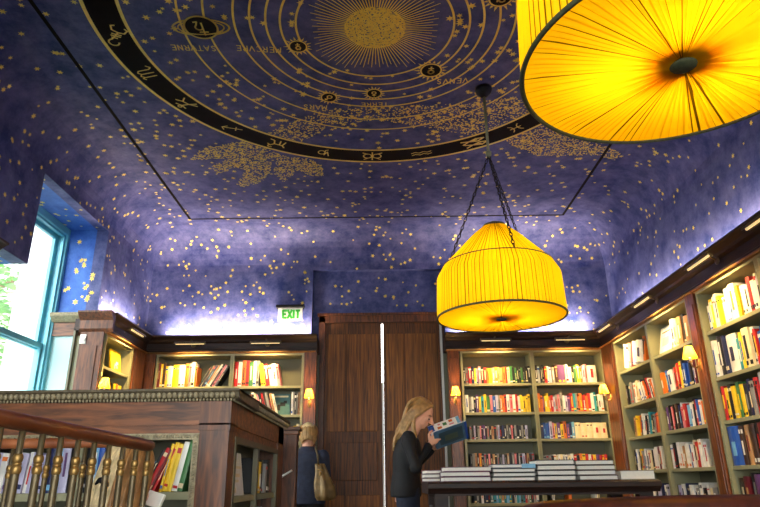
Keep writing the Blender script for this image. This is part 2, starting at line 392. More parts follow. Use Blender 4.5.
# milky arms: stippled gold grains inside irregular outlines
def inside(p, poly):
    x, y = p; r = False; j = len(poly)-1
    for i in range(len(poly)):
        xi, yi = poly[i]; xj, yj = poly[j]
        if (yi > y) != (yj > y) and x < (xj-xi)*(y-yi)/(yj-yi)+xi: r = not r
        j = i
    return r
ARMS = [([(-1.8, 5.31), (-1.65, 5.12), (-1.3, 4.98), (-1.04, 4.94), (-.91, 4.99), (-.99, 5.14), (-1.24, 5.24), (-.97, 5.17), (-.9, 5.25), (-1.11, 5.32), (-1.03, 5.37), (-1.07, 5.55), (-1.2, 5.79), (-1.41, 5.9), (-1.47, 5.83), (-1.31, 5.52), (-1.39, 5.46), (-1.62, 5.62), (-1.62, 5.43), (-1.41, 5.28)], 1150),
        ([(-.95, 5.2), (-1.05, 5.6), (-.98, 5.8), (-.85, 5.62), (-.8, 5.3)], 900),
        ([(-.82, 5.27), (-.67, 5.3), (-.55, 5.44), (-.56, 5.67), (-.67, 5.67), (-.82, 5.54)], 1150),
        ([(-1.03, 4.87), (-.66, 4.6), (-.4, 4.45), (.18, 4.44), (.75, 4.4), (1.21, 4.3), (1.35, 4.5), (1.2, 4.75), (1.03, 4.83), (.81, 4.9), (.45, 4.78), (.01, 4.64), (-.42, 4.7), (-.61, 4.93), (-.81, 5.05)], 620),
        ([(1.1, 4.95), (1.43, 4.71), (1.76, 4.93), (2.15, 5.17), (2.28, 5.25), (2.28, 5.41), (2.07, 5.3), (1.79, 5.3), (1.5, 5.3), (1.25, 5.12)], 900)]
for poly, dens in ARMS:
    xs = [p[0] for p in poly]; ys = [p[1] for p in poly]
    n = int((max(xs)-min(xs))*(max(ys)-min(ys))*dens*3.6)
    for _ in range(n):
        p = (random.uniform(min(xs), max(xs)), random.uniform(min(ys), max(ys)))
        if not inside(p, poly): continue
        rr = math.hypot(p[0]-CX, p[1]-CY)
        if 1.65 < rr < 1.91: continue
        disc(p, random.uniform(.0055, .0095), zz-.0025, 1, 5)
PL = [(-.562, 3.668), (-.394, 4.296), (-.033, 4.248), (.398, 3.96), (.788, 3.215), (-1.19, 3.46), (-1.3, 3.675), (-.84, 3.68), (-1.0, 3.68), (.565, 4.095)]
def okc(p):
    rr = math.hypot(p.x-CX, p.y-CY)
    if 1.63 < rr < 1.93 or rr < .5: return False
    if rr > 1.93 and random.random() < .3: return False
    return all(math.hypot(p.x-a, p.y-b) > .18 for a, b in PL)
stars_rect(bm, (XL+RC, 1.2, ZC-.001), (1, 0, 0), (0, 1, 0), (0, 0, -1), XR-XL-2*RC, YB-RC-1.2, 66, 1, okc, .016, .031)
for v in bm.verts: pass
struct('ceiling', bm, [M['blue'], M['gold'], M['black']])

# --- walls
def wall(name, rects, axis, pos, nrm, m='bluecove', dens=42, zmin=COR):
    """rects in (s0,s1,z0,z1); axis 'x' wall lies at x=pos, s=y; axis 'y' wall at y=pos, s=x"""
    bm = bmesh.new()
    for s0, s1, z0, z1 in rects:
        th = .12
        a, b = (pos-nrm*th, pos) if nrm > 0 else (pos, pos-nrm*th)
        if axis == 'x': box(bm, a, b, s0, s1, z0, z1)
        else: box(bm, s0, s1, a, b, z0, z1)
        zb = max(z0, zmin)
        if z1-zb > .1 and dens:
            if axis == 'x': stars_rect(bm, (pos, s0, zb), (0, 1, 0), (0, 0, 1), (nrm, 0, 0), s1-s0, z1-zb, dens, 1)
            else: stars_rect(bm, (s0, pos, zb), (1, 0, 0), (0, 0, 1), (0, nrm, 0), s1-s0, z1-zb, dens, 1)
    return struct(name, bm, [M[m], M['gold']])
WY0, WY1, WH = 4.68, 5.98, 3.416      # window recess in the left wall
wall('wall_right', [(YF, YB, 0, ZS+.02)], 'x', XR, -1, dens=28)
wall('wall_left', [(YF, 2.6, 0, ZS+.02), (2.6, 4.28, 2.6, ZS+.02), (4.28, WY0, 2.6, ZS+.02), (WY0, WY1, WH, ZS+.02), (WY1, YB, 2.5, ZS+.02), (7.02, YB, 0, 2.5)], 'x', XL, 1)
# front wall behind the camera: opening for a window added as daylight fill, fill_window
FX0, FX1, FZ0, FZ1 = -2.1, 1.9, .35, 2.7
wall('wall_front', [(XL, FX0, 0, ZS+.02), (FX1, XR, 0, ZS+.02), (FX0, FX1, 0, FZ0), (FX0, FX1, FZ1, ZS+.02)], 'y', YF, 1, dens=0)
DX0, DX1, DTOP, RTOP = -.82, .72, 2.85, 3.42
wall('wall_back', [(XL-.4, DX0, 0, ZS+.02), (DX1+.04, XR, 0, ZS+.02)], 'y', YB, -1)
bm = bmesh.new()                       # recess above and beside the doors
box(bm, DX0-.2, DX1+.2, YB+.14, YB+.26, DTOP, ZS+.2)
box(bm, DX0-.2, -.745, YB+.14, YB+.26, 0, DTOP); box(bm, .70, DX1+.2, YB+.14, YB+.26, 0, DTOP)
quad(bm, [(DX0, YB, RTOP), (DX1+.04, YB, RTOP), (DX1+.04, YB+.14, RTOP), (DX0, YB+.14, RTOP)])
stars_rect(bm, (DX0, YB+.14, DTOP+.03), (1, 0, 0), (0, 0, 1), (0, -1, 0), DX1-DX0, RTOP-DTOP-.04, 34, 1)
struct('wall_doorway', bm, [M['bluecove'], M['gold']])
# window recess: soffits and jambs
RX = -3.19
bm = bmesh.new()
box(bm, RX-.02, XL-.12, WY0-.02, WY1+.1, WH, WH+.1)                 # high soffit
stars_rect(bm, (RX, WY0, WH), (1, 0, 0), (0, 1, 0), (0, 0, -1), XL-RX-.02, WY1-WY0, 36, 1, None, .016, .028)
box(bm, RX-.01, XL-.12, WY1, WY1+.1, 2.50, WH)                      # far jamb, upper
stars_rect(bm, (RX+.02, WY1, 2.56), (1, 0, 0), (0, 0, 1), (0, -1, 0), XL-RX-.06, WH-2.6, 75, 1, None, .018, .030)
box(bm, RX+.03, XL-.12, 3.9, WY0, 2.6, WH+.1)                       # lower head of the near half
stars_rect(bm, (RX, 4.2, 2.6), (1, 0, 0), (0, 1, 0), (0, 0, -1), XL-RX-.02, .46, 60, 1, None, .016, .028)
box(bm, RX-.25, XL-.06, WY1, WY1+.02, 0, 2.44, 2)
box(bm, RX-.25, RX-.12, 2.4, 4.10, 0, 2.7)
box(bm, RX-.25, XL, 3.95, 6.0, 0, .88, 2)                           # wall under the sill
struct('wall_window_recess', bm, [M['blue_daylit'], M['gold'], M['palecyan']])
# outer caps so that no daylight leaks behind the niches
bm = bmesh.new()
box(bm, XL-.9, XL-.5, WY1+.1, YB+.3, 0, ZC); box(bm, XL-.75, XL-.5, YF, 3.95, 0, ZC); box(bm, XL-.6, XL-.1, 6.9, YB+.3, 0, 2.6)
box(bm, XL-.5, XL-.12, 2.45, 2.6, 0, ZC)
struct('wall_outer', bm, M['stone'])
bm = B(XL-1, XR+.5, YF-.4, YB+.6, ZC+.05, ZC+.15); struct('ceiling_deck', bm, M['stone'])

# --- window: teal sash frame
def window(name, loc, rz, W, z0, z1, meet):
    w = bpy.data.objects.new(name, None); C.objects.link(w); w.location = loc; w.rotation_euler = (0, 0, rz); w['kind'] = 'structure'
    # local: u = width, v = outwards
    f = .07
    bm = bmesh.new()
    for r in ((0, f, z0, z1), (W-f, W, z0, z1), (f, W-f, z1-f, z1), (f, W-f, z0, z0+f)): box(bm, r[0], r[1], -.02, .12, r[2], r[3])
    for r in ((f, f+.025, z0+f, z1-f), (W-f-.025, W-f, z0+f, z1-f), (f, W-f, z1-f-.025, z1-f)): box(bm, r[0], r[1], .0, .03, r[2], r[3])
    obj('window_frame', bevel(bm, .004), M['teal'], w)
    for a, b, v in ((z0+f, meet+.03, .035), (meet-.03, z1-f, .075)):
        bm = bmesh.new(); s = .05
        for r in ((f, f+s, a, b), (W-f-s, W-f, a, b), (f+s, W-f-s, a, a+s), (f+s, W-f-s, b-s, b)): box(bm, r[0], r[1], v, v+.035, r[2], r[3])
        sash = obj('sash', bevel(bm, .004), M['teal'], w)
        obj('glass_pane', B(f+s, W-f-s, v+.015, v+.019, a+s, b-s), M['glass'], sash)
    return w
window('window_1', (RX, 4.05, 0), PI/2, 1.96, .90, WH+.0, 2.20)
window('fill_window', (FX1, YF, 0), PI, FX1-FX0, FZ0, FZ1, 1.55)  # unseen window, added to let daylight fill the foreground
bm = BB(RX-.05, XL+.06, 4.30, 5.95, .88, .915); struct('window_sill', bm, M['palecyan'])
# --- moulding and wood band on the far jamb of the recess
bm = bmesh.new()
box(bm, RX+.01, XL-.02, WY1-.03, WY1, 2.31, 2.44, 0)
prism(bm, [(WY1, 2.44), (WY1-.05, 2.44), (WY1-.11, 2.49), (WY1-.12, 2.52), (WY1, 2.52)], RX+.01, XL+.05, 'x', 1)
struct('trim_jamb', bm, [M['wood_h'], M['gilt']])

# ================================================================ BOOKCASES
CORP = [(0, 2.33), (-.02, 2.33), (-.025, 2.36), (-.012, 2.37), (-.012, 2.44), (-.04, 2.455), (-.05, 2.475), (-.085, 2.50), (-.10, 2.505), (-.10, COR), (.02, COR)]
def bookcase(name, label, loc, rz, W, cols, shelves, pil=(), depth=.28, top=2.30, cor=(0, 0), beads=False):
    t = thing(name, label, 'bookcase', loc, rz, None)
    D = depth
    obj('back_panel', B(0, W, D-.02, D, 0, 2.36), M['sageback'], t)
    for s, (a, b) in enumerate(cols):
        for q in ((a-.02, a), (b, b+.02)):
            if not (0 <= q[0] and q[1] <= W): q = (max(0, q[0]), min(W, q[1]))
            if q[1]-q[0] > .004: obj('side_panel', B(q[0], q[1], .006, D-.02, .1, top), M['sage'], t)
        for z in shelves: obj('shelf', BB(a, b, .012, D-.02, z-.028, z, w=.003), M['sage'], t)
        obj('top_panel', B(a, b, .012, D-.02, top, top+.02), M['sage'], t)
    bm = bmesh.new()                       # face frame: stiles and head rail
    for a, b in cols:
        box(bm, a-.018, a+.006, -.008, .02, .1, top+.03); box(bm, b-.006, b+.018, -.008, .02, .1, top+.03)
        box(bm, a+.006, b-.006, -.008, .02, top, top+.03)
    if beads:
        for q in (cols[0][0]-.008, cols[0][1]+.008):
            for k in range(90): ell(bm, (q, -.009, .14+k*(top-.15)/90), (.006, .004, .008), seg=5)
    obj('face_frame', bm, M['sage'], t)
    for a, b in pil:
        bm = bmesh.new(); box(bm, a, b, -.02, .06, .12, 2.33)
        box(bm, a-.005, b+.005, -.03, .06, 0, .12); box(bm, a+.02, b-.02, -.028, -.02, .2, 2.24)
        obj('pilaster', bevel(bm, .004), M['pil'], t)
    obj('plinth', B(0, W, .0, D-.02, 0, .1), M['wood_h'], t)
    bm = bmesh.new(); prism(bm, CORP, cor[0], W+cor[1], 'x'); box(bm, cor[0], W+cor[1], .02, D, 2.35, 2.50)
    for p in ((-.026, 2.335), ): tube(bm, [(cor[0]+.01, p[0], p[1]), (W+cor[1]-.01, p[0], p[1])], .009, 8, 1)
    box(bm, cor[0], W+cor[1], -.016, 0, 2.32, 2.345, 1)
    obj('cornice', bm, [M['wood_d'], M['gilt2']], t)
    return t
SH = [1.952+.012, 1.653, 1.372, 1.079, .735, .40]     # shelf boards of the end wall
BR0 = .72
bcR = bookcase('bookcase', 'tall sage shelved bookcase behind the book table, beside the double doors', (BR0, 7.0, 0), 0, 2.47-BR0+.02,
               [(.90-BR0, 1.665-BR0), (1.695-BR0, 2.455-BR0)], SH, [(.74-BR0, .865-BR0)])
BL0 = -2.64
bcL = bookcase('bookcase', 'tall bookcase under the exit sign with yellow and red books', (BL0, 7.0, 0), 0, -.72-BL0,
               [(-2.49-BL0, -1.675-BL0), (-1.645-BL0, -.88-BL0)], SH, [(-2.63-BL0, -2.52-BL0), (-.855-BL0, -.72-BL0)])
SR = [2.00, 1.655, 1.345, 1.035, .72, .40]
RX0 = 2.47
bcS1 = bookcase('bookcase', 'wall bookcase nearest the corner, two columns of paperbacks and a lamp', (RX0, 7.0, 0), -PI/2, 2.235,
                [(.40, 1.235), (1.27, 2.07)], SR, [(.03, .355), (2.10, 2.235)], .27)
bcS2 = bookcase('bookcase', 'wall bookcase farther from the corner, large art books on its lower shelves', (RX0, 4.763, 0), -PI/2, 3.3,
                [(.035, .84), (.875, 1.68), (1.85, 2.5), (2.53, 3.2)], SR, [(1.71, 1.82)], .27, beads=True)
SLh = [2.03, 1.70, 1.38, 1.05, .70]
bcW = bookcase('bookcase', 'narrow bookcase between the window and the end wall, glowing yellow inside', (-2.64, 5.90, 0), PI/2, 1.08,
               [(.05, .72)], SLh, [(.76, 1.06)], .30)
# its end panel towards the window
bm = bmesh.new(); box(bm, -2.86, -2.64, 5.885, 5.90, 0, 2.33); box(bm, -2.80, -2.69, 5.877, 5.885, .3, 2.2)
prism(bm, [(5.90, 2.33), (5.87, 2.36), (5.87, 2.44), (5.83, 2.475), (5.80, 2.505), (5.80, COR), (5.92, COR)], -2.88, -2.56, 'x')
o = obj('end_panel', bm, M['wood'], bcW); o.matrix_parent_inverse = Matrix.LocRotScale(bcW.location, bcW.rotation_euler, None).inverted()
bcN = bookcase('bookcase', 'dark bookcase on the near side of the window, only its cornice end showing', (-2.64, 2.62, 0), PI/2, 1.40,
               [(.05, .68), (.72, 1.35)], SLh, [], .30)
# white switch by the window
t = thing('light_switch', 'small white light switch on dark wood post beside the window', 'switch', (-2.83, 5.885, 2.26))
obj('switch_plate', BB(-.03, .03, -.008, .0, -.045, .045, w=.003), M['white'], t)
obj('toggle', BB(-.008, .03, -.022, -.008, -.012, .012, w=.003), M['white'], t)

# ---- LED cove strips on top of the cornices
def strip(label, x0, x1, y0, y1, pw, aim):   # warm-white LED strip lying on a cornice
    t = thing('light_strip', label, 'light strip', ((x0+x1)/2, (y0+y1)/2, COR), 0, 'hidden light strips on the cornices')
    w, d = (x1-x0), (y1-y0)
    obj('housing', B(-w/2, w/2, -d/2, d/2, 0, .012), M['white'], t)
    obj('diffuser', B(-w/2+.01, w/2-.01, -d/2+.004, d/2-.004, .012, .02), M['led'], t)
    L = max(w, d)
    l = light('strip_light', 'AREA', (0, 0, .03), pw, (255, 228, 204), L, .04, parent=t, aim=aim, spread=math.radians(130))
CP = 4.3
strip('light strip on the cornice under the exit sign', -2.5, -.86, 7.205, 7.235, 11*CP, (0, .45, 1))
strip('light strip on the cornice behind the hanging lamp', .85, 2.42, 7.205, 7.235, 11*CP, (0, .45, 1))
strip('light strip on the cornice of the wall bookcases', 2.60, 2.63, 1.6, 6.9, 19*CP, (.75, 0, .4))
strip('light strip on the cornice between window and end wall', -2.745, -2.72, 6.02, 6.9, 4.5*CP, (-.25, 0, 1))

# ---- double door
dr = bpy.data.objects.new('door_1', None); C.objects.link(dr); dr['kind'] = 'structure'; dr.location = (0, 7.45, 0)
bm = bmesh.new()
for r in ((-.745, -.665, 0, DTOP), (.70, .76, 0, DTOP), (-.745, .76, DTOP-.085, DTOP)): box(bm, r[0], r[1], -.05, .06, r[2], r[3])
box(bm, -.765, .78, -.07, .02, DTOP-.0, DTOP+.03)
obj('door_frame', bevel(bm, .006), M['wood'], dr)
for a, b in ((-.665, .004), (.026, .70)):
    bm = bmesh.new(); box(bm, a, b, 0, .05, .0, DTOP-.085); leaf = obj('door_leaf', bm, M['door'], dr)
    w = b-a
    for z0, z1 in ((.15, .82), (.97, 1.38), (1.50, DTOP-.22)):
        bm = bmesh.new()
        if z1-z0 > .5 or z0 < .5:
            for u0, u1 in ((.05, .36), (.39, .95)): box(bm, a+w*u0, a+w*u1, -.007, 0, z0, z1)
        else: box(bm, a+w*.08, a+w*.92, -.007, 0, z0, z1)
        obj('door_panel', bevel(bm, .005, 1), M['door2' if z0 > 1.4 or z0 < .5 else 'door'], leaf)
bm = B(.009, .018, -.006, .03, 2.05, DTOP-.09); box(bm, .004, .025, -.014, .03, 0, 2.05); obj('edge_strip', bm, M['white'], dr)
obj('edge_strip', BB(.702, .728, -.085, -.05, 0, DTOP-.02, w=.003), M['white'], dr)

# ---- exit sign
t = thing('exit_sign', 'white exit sign with green letters on the starry blue wall', 'sign', (-1.075, YB, 2.845))
obj('mounting_bar', BB(-.165, .165, -.09, 0, .068, .10, w=.004), M['black_metal'], t)
obj('sign_face', BB(-.145, .145, -.045, -.03, -.085, .068, w=.003), M['exitwhite'], t)
bm = bmesh.new()
def bar(x0, z0, x1, z1, w):
    d = Vector((x1-x0, 0, z1-z0)); d.normalize(); n = Vector((-d.z, 0, d.x))*w/2
    a, b = Vector((x0, 0, z0)), Vector((x1, 0, z1))
    vs = [a+n, b+n, b-n, a-n]
    lo = [bm.verts.new((v.x, -.047, v.z)) for v in vs]; hi = [bm.verts.new((v.x, -.0445, v.z)) for v in vs]
    bm.faces.new(lo); bm.faces.new(hi[::-1])
    for k in range(4): bm.faces.new((lo[k], lo[(k+1) % 4], hi[(k+1) % 4], hi[k]))
s = .026; zt, zb = .045, -.062
for st in ((-.085, zt, -.085, zb), (-.085, zt-.01, -.04, zt-.01), (-.085, -.008, -.047, -.008), (-.085, zb+.01, -.04, zb+.01),
           (-.03, zt, .022, zb), (.022, zt, -.03, zb), (.043, zt, .043, zb), (.064, zt-.01, .118, zt-.01), (.091, zt, .091, zb)): bar(*st, s)
bmesh.ops.recalc_face_normals(bm, faces=bm.faces[:])
obj('lettering', bm, M['exitgreen'], t)

# ---- wall sconces (built once, copied)
def copy_tree(o, parent=None):
    c = o.copy(); C.objects.link(c); c.parent = parent
    for ch in o.children: copy_tree(ch, c)
    return c
def make_sconce():
    t = thing('wall_sconce', 'x', 'wall lamp', (0, 0, 0), 0, 'small yellow wall sconces')
    bm = bmesh.new(); ell(bm, (0, -.006, -.06), (.028, .012, .055)); obj('wall_plate', bm, M['brass'], t, True)
    bm = bmesh.new(); tube(bm, [(0, -.01, -.06), (0, -.04, -.085), (0, -.075, -.08), (0, -.085, -.05), (0, -.085, -.03)], .006); ell(bm, (0, -.085, -.035), (.02, .02, .008)); obj('arm', bm, M['brass'], t, True)
    bm = bmesh.new(); tube(bm, [(0, -.085, -.03), (0, -.085, .02)], .010); obj('candle_tube', bm, M['white'], t, True)
    bm = bmesh.new()
    n = 24
    lathe(bm, [(.062, -.005), (.056, .02), (.036, .085), (.032, .10)], n, (0, -.085, 0), 0, False, False)
    sh = obj('lamp_shade', bm, M['shade_s'], t, True)
    bm = bmesh.new(); ell(bm, (0, -.085, .045), (.012, .012, .022)); obj('bulb', bm, M['bulb'], t, True)
    light('sconce_light', 'POINT', (0, -.085, .05), 14, (255, 200, 120), .015, parent=t)
    return t
sc0 = make_sconce()
for i, (loc, rz, lab) in enumerate([((-.785, 6.98, 1.82), 0, 'yellow shaded brass sconce on the pilaster above the person with the bag'),
                                   ((.80, 6.98, 1.83), 0, 'yellow shaded brass sconce on the pilaster behind the open picture book'),
                                   ((2.45, 6.83, 1.82), -PI/2, 'yellow shaded brass sconce on the corner pilaster of the wall shelves'),
                                   ((2.45, 4.83, 1.825), -PI/2, 'yellow shaded brass sconce in front of the blue books on the wall shelves'),
                                   ((-2.66, 5.93, 1.81), PI/2, 'yellow shaded brass sconce at the window-side bookcase')]):
    s = sc0 if i == 0 else copy_tree(sc0)
    s.location = loc; s.rotation_euler = (0, 0, rz); s.scale = (.88,)*3; s['label'] = lab

# ---- picture lights on the cornices
def make_pl():
    t = thing('picture_light', 'x', 'picture light', (0, 0, 0), 0, 'picture lights on the cornices')
    bm = bmesh.new()
    prof = [(.028*math.cos(a), .028*math.sin(a)) for a in [PI*k/8 for k in range(9)]] + [(-.022, 0), (-.022*.7, .018), (0, .022), (.022*.7, .018), (.022, 0)]
    prism(bm, [(-.16+p[0], p[1]) for p in prof], -.17, .17, 'x'); obj('hood', bm, M['bronze'], t)
    bm = bmesh.new(); tube(bm, [(-.155, -.16, .004), (.155, -.16, .004)], .009); obj('lamp_tube', bm, M['plight'], t)
    bm = bmesh.new(); tube(bm, [(0, -.16, .026), (0, -.13, .05), (0, -.06, .045), (0, -.012, .02)], .006); ell(bm, (0, -.02, .02), (.03, .008, .03)); obj('arm', bm, M['bronze'], t, True)
    light('shelf_light', 'AREA', (0, -.16, -.008), 7.5, (255, 216, 142), .32, .03, parent=t, aim=(0, .38, -1), spread=math.radians(115))
    return t
p0 = make_pl()
for i, (loc, rz, lab) in enumerate([((-2.10, 6.985, 2.40), 0, 'lit picture light above the yellow books by the corner'),
                                   ((-1.27, 6.985, 2.40), 0, 'picture light right under the exit sign'),
                                   ((1.26, 6.985, 2.40), 0, 'picture light over the door-side column behind the book table'),
                                   ((2.08, 6.985, 2.40), 0, 'picture light over the corner-side column behind the book table'),
                                   ((2.455, 6.35, 2.41), -PI/2, 'picture light on the wall cornice closest to the corner'),
                                   ((2.455, 5.36, 2.41), -PI/2, 'picture light on the wall cornice above the white-spined books'),
                                   ((2.455, 4.30, 2.41), -PI/2, 'picture light on the wall cornice above the cream and yellow books'),
                                   ((2.455, 3.50, 2.41), -PI/2, 'picture light on the wall cornice farthest from the corner'),
                                   ((-2.655, 6.33, 2.41), PI/2, 'picture light on the cornice between the window and the corner')]):
    s = p0 if i == 0 else copy_tree(p0)
    s.location = loc; s.rotation_euler = (0, 0, rz); s['label'] = lab

# ================================================================ BOOKS
ORDN = 'first second third fourth fifth sixth seventh eighth ninth tenth eleventh twelfth thirteenth fourteenth fifteenth sixteenth seventeenth eighteenth nineteenth twentieth twenty-first twenty-second twenty-third twenty-fourth twenty-fifth twenty-sixth twenty-seventh twenty-eighth'.split()
def book_bm(w, h, d, ci, bi=None, bm=None, mtx=None, pages=True, title=True):
    """upright book: spine at y=0, thickness along x; slots: 0 cover, 1 band, 2 pages"""
    bm = bm or bmesh.new(); c = min(.0028, w*.14)
    mx = mtx or Matrix.Identity(4)
    box(bm, 0, c, .0015, d, 0, h, ci, mx); box(bm, w-c, w, .0015, d, 0, h, ci, mx)
    # slightly rounded spine
    n = 4; a = [(w*k/n, -.10*w*math.sin(PI*k/n)) for k in range(n+1)] + [(w, c), (0, c)]
    lo = [bm.verts.new(mx @ Vector((x, y, 0))) for x, y in a]; hi = [bm.verts.new(mx @ Vector((x, y, h))) for x, y in a]
    for k in range(len(a)): bm.faces.new((lo[k], lo[(k+1) % len(a)], hi[(k+1) % len(a)], hi[k])).material_index = ci
    bm.faces.new(lo[::-1]).material_index = ci; bm.faces.new(hi).material_index = ci
    if pages: box(bm, c, w-c, c, d-.004, .003, h-.003, 2, mx)
    if title and bi is not None:
        p = random.random()
        y = -.11*w
        if p < .6: box(bm, w*.36, w*.64, y-.0006, 0, h*random.uniform(.2, .35), h*random.uniform(.6, .85), bi, mx)
        if p > .35:
            z = random.choice((.06, .1, .8)); box(bm, w*.08, w*.92, -.075*w-.0008, 0, h*z, h*(z+random.uniform(.05, .12)), bi, mx)
    return bm
CONTR = dict(K='WCER', W='RKBNO', C='RKMDF', Y='KRBW', R='WYKC', B='WYL', N='WLC', O='WKY', G='WYC', T='WKY', P='WYI', M='CFW', L='WNB', E='KWR', D='CFW', F='DWM', I='WMR', V='PNK', A='WCK')
NBOOK = [0]
def size_word(w, h, hm, wm):
    if w > 1.55*wm: return 'thick '
    if h > hm*1.07: return 'tall '
    if h < hm*.93: return 'short '
    if w < .8*wm: return 'slim '
    return ''
def fill(case, z, sections, group, ref, where, vf=.02, depth=.17, big=False, rev=False, stuff=None, cat='book'):
    """sections: (u0, u1, tokens, lean_degrees, h0, h1); tokens are colour letters with an optional width digit"""
    base = Matrix.Translation(case.location) @ Matrix.Rotation(case.rotation_euler.z, 4, 'Z')
    items = []
    for u0, u1, tok, lean, h0, h1 in sections:
        tk = []
        for ch in tok.replace(' ', ''):
            if ch.isdigit(): tk[-1][1] *= int(ch)
            else: tk.append([ch, random.uniform(.75, 1.3)])
        tot = sum(t[1] for t in tk); span = u1-u0
        ca = math.cos(math.radians(abs(lean)))
        if lean: span -= h1*math.sin(math.radians(abs(lean)))*.95
        u = u0 if lean >= 0 else u0 + h1*math.sin(math.radians(abs(lean)))*.95
        for ch, ww in tk:
            w = ww/tot*span*ca; hh = random.uniform(h0, h1)
            la = lean + (random.uniform(-1.5, 1.5) if lean else 0)
            if lean > 0:   # top leans towards +u
                m = Matrix.Translation((u+w/ca, 0, z)) @ Matrix.Rotation(math.radians(lean), 4, 'Y') @ Matrix.Translation((-w, 0, 0))
            elif lean < 0:
                m = Matrix.Translation((u, 0, z)) @ Matrix.Rotation(math.radians(lean), 4, 'Y')
            else: m = Matrix.Translation((u, 0, z))
            items.append((ch, w*.965, hh, Matrix.Translation((0, vf+random.uniform(0, .022), 0)) @ m)); u += w/ca
    wm = sum(i[1] for i in items)/len(items); hm = sum(i[2] for i in items)/len(items)
    for k, (ch, w, hh, m) in enumerate(items):
        b = random.choice(CONTR[ch]); d = depth*random.uniform(.88, 1.05)
        if stuff is not None:
            stuff.append((ch, b, w, hh, d, base @ m)); continue
        o = obj('book', book_bm(w, hh, d, 0, 1, pages=not big), [BM[ch], BM[b], M['paper']])
        o.matrix_world = base @ m
        if big:
            c = min(.0028, w*.14); obj('page_block', B(c, w-c, c, d-.004, .003, hh-.003), M['paper'], o)
        n = len(items)-1-k if rev else k
        tag(o, f'{size_word(w, hh, hm, wm)}{CN[ch]} book, {ORDN[n]} from {ref}, {where}', cat, group); NBOOK[0] += 1
STUFF = []
R = BR0
# --- end wall, behind the book table
L0, L1, Q0, Q1 = .905-R, 1.66-R, 1.70-R, 2.45-R
fill(bcR, SH[0], [(L0+.005, L1-.005, 'KERNYVIKROYEOFFORCGKGKKGKKK', 0, .165, .19)], '', '', '', stuff=STUFF)
fill(bcR, SH[1], [(L0+.01, L1-.03, 'WEWKPYTYGIBVEOORWIWRWYYYY', 0, .165, .195)], '', '', '', stuff=STUFF)
fill(bcR, SH[2], [(L0+.04, L1-.09, 'EKVKEIKPKEKFKEVKNKEKIKEKKEKV', 0, .135, .15)], '', '', '', stuff=STUFF)
fill(bcR, SH[3], [(L0+.03, L1-.04, 'KEFKOKEKIKFKEKVKFKEIKEKVKFKE', 0, .135, .155)], '', '', '', stuff=STUFF)
fill(bcR, SH[4], [(L0+.05, L1-.03, 'KEKWKNKATLTFTLTKWTLATREGKEW', 0, .15, .17)], '', '', '', stuff=STUFF)
fill(bcR, SH[0], [(Q0+.005, Q1-.06, 'KWKKRWVEDP3WWKGYOVIW3', 0, .165, .205)], 'books on the top shelf behind the book table', 'column divider', 'top shelf behind book table, corner-side column')
fill(bcR, SH[1], [(Q0+.005, Q1-.02, 'OOPYYORVEIEWVPRTEOORORWTGWW', 0, .16, .205)], '', '', '', stuff=STUFF)
fill(bcR, SH[2], [(Q0+.02, Q0+.38, 'NBBVIYPYOPNL', 0, .15, .18), (Q0+.38, Q1-.02, 'C2C2C2C2C2', 0, .155, .165)], '', '', '', stuff=STUFF)
fill(bcR, SH[3], [(Q0+.01, Q1-.06, 'EEEKWCWCWWCWRKOYRWRYPRYR', 0, .12, .14)], '', '', '', stuff=STUFF)
fill(bcR, SH[4], [(Q0+.05, Q0+.09, 'KW', 0, .12, .14), (Q0+.24, Q0+.27, 'O', 0, .14, .15), (Q0+.52, Q0+.56, 'WC', 0, .14, .16)], '', '', '', stuff=STUFF)
# --- end wall, under the exit sign
l = BL0
fill(bcL, SH[0], [(-2.49-l, -2.05-l, 'MYDYW2Y2W2OIWO', 0, .215, .285), (-2.03-l, -1.69-l, 'KCKNFWKIWK', 30, .25, .28)], 'books on the top shelf under the exit sign', 'window corner', 'top shelf under the exit sign')
fill(bcL, SH[0], [(-1.635-l, -1.36-l, 'RWORGWE', 0, .265, .29), (-1.37-l, -1.11-l, 'YRWWI', -10, .23, .265)], 'books on the top shelf under the exit sign', 'column divider', 'top shelf under the exit sign, door-side column')
fill(bcL, SH[1], [(-1.62-l, -1.13-l, 'RWIOKLEOWCIKRDEKFW', -15, .215, .25)], 'books on the second shelf under the exit sign', 'column divider', 'second shelf under the exit sign, leaning row')
fill(bcL, SH[1], [(-.99-l, -.885-l, 'WEKEFK', 0, .22, .25)], 'books on the second shelf under the exit sign', 'green face-out book', 'second shelf under the exit sign')
fill(bcL, SH[1], [(-2.45-l, -2.3-l, 'KWFO', 0, .17, .2)], '', '', '', stuff=STUFF)
fill(bcL, SH[2], [(-1.25-l, -.90-l, 'TWKY2EKWYC', 0, .15, .19)], '', '', '', stuff=STUFF)
def faceout(case, u, z, w, h, col, label, group, pics, tilt=10, vf=.06):
    """a book standing with its front cover towards the room"""
    base = Matrix.Translation(case.location) @ Matrix.Rotation(case.rotation_euler.z, 4, 'Z')
    bm = bmesh.new(); box(bm, 0, w, 0, .003, 0, h, 0); box(bm, 0, w, .017, .02, 0, h, 0); box(bm, -.003, 0, 0, .02, 0, h, 0)
    for x0, x1, z0, z1, mi in pics: box(bm, x0*w, x1*w, -.0012, 0, z0*h, z1*h, mi)
    o = obj('book', bm, [col, BM['K'], BM['W'], BM['C'], BM['R'], BM['L'], BM['G']]); obj('page_block', B(0, w-.004, .003, .017, .003, h-.003), M['paper'], o)
    o.matrix_world = base @ Matrix.Translation((u, vf, z)) @ Matrix.Rotation(math.radians(-tilt), 4, 'X')
    tag(o, label, 'book', group); NBOOK[0] += 1
    return o
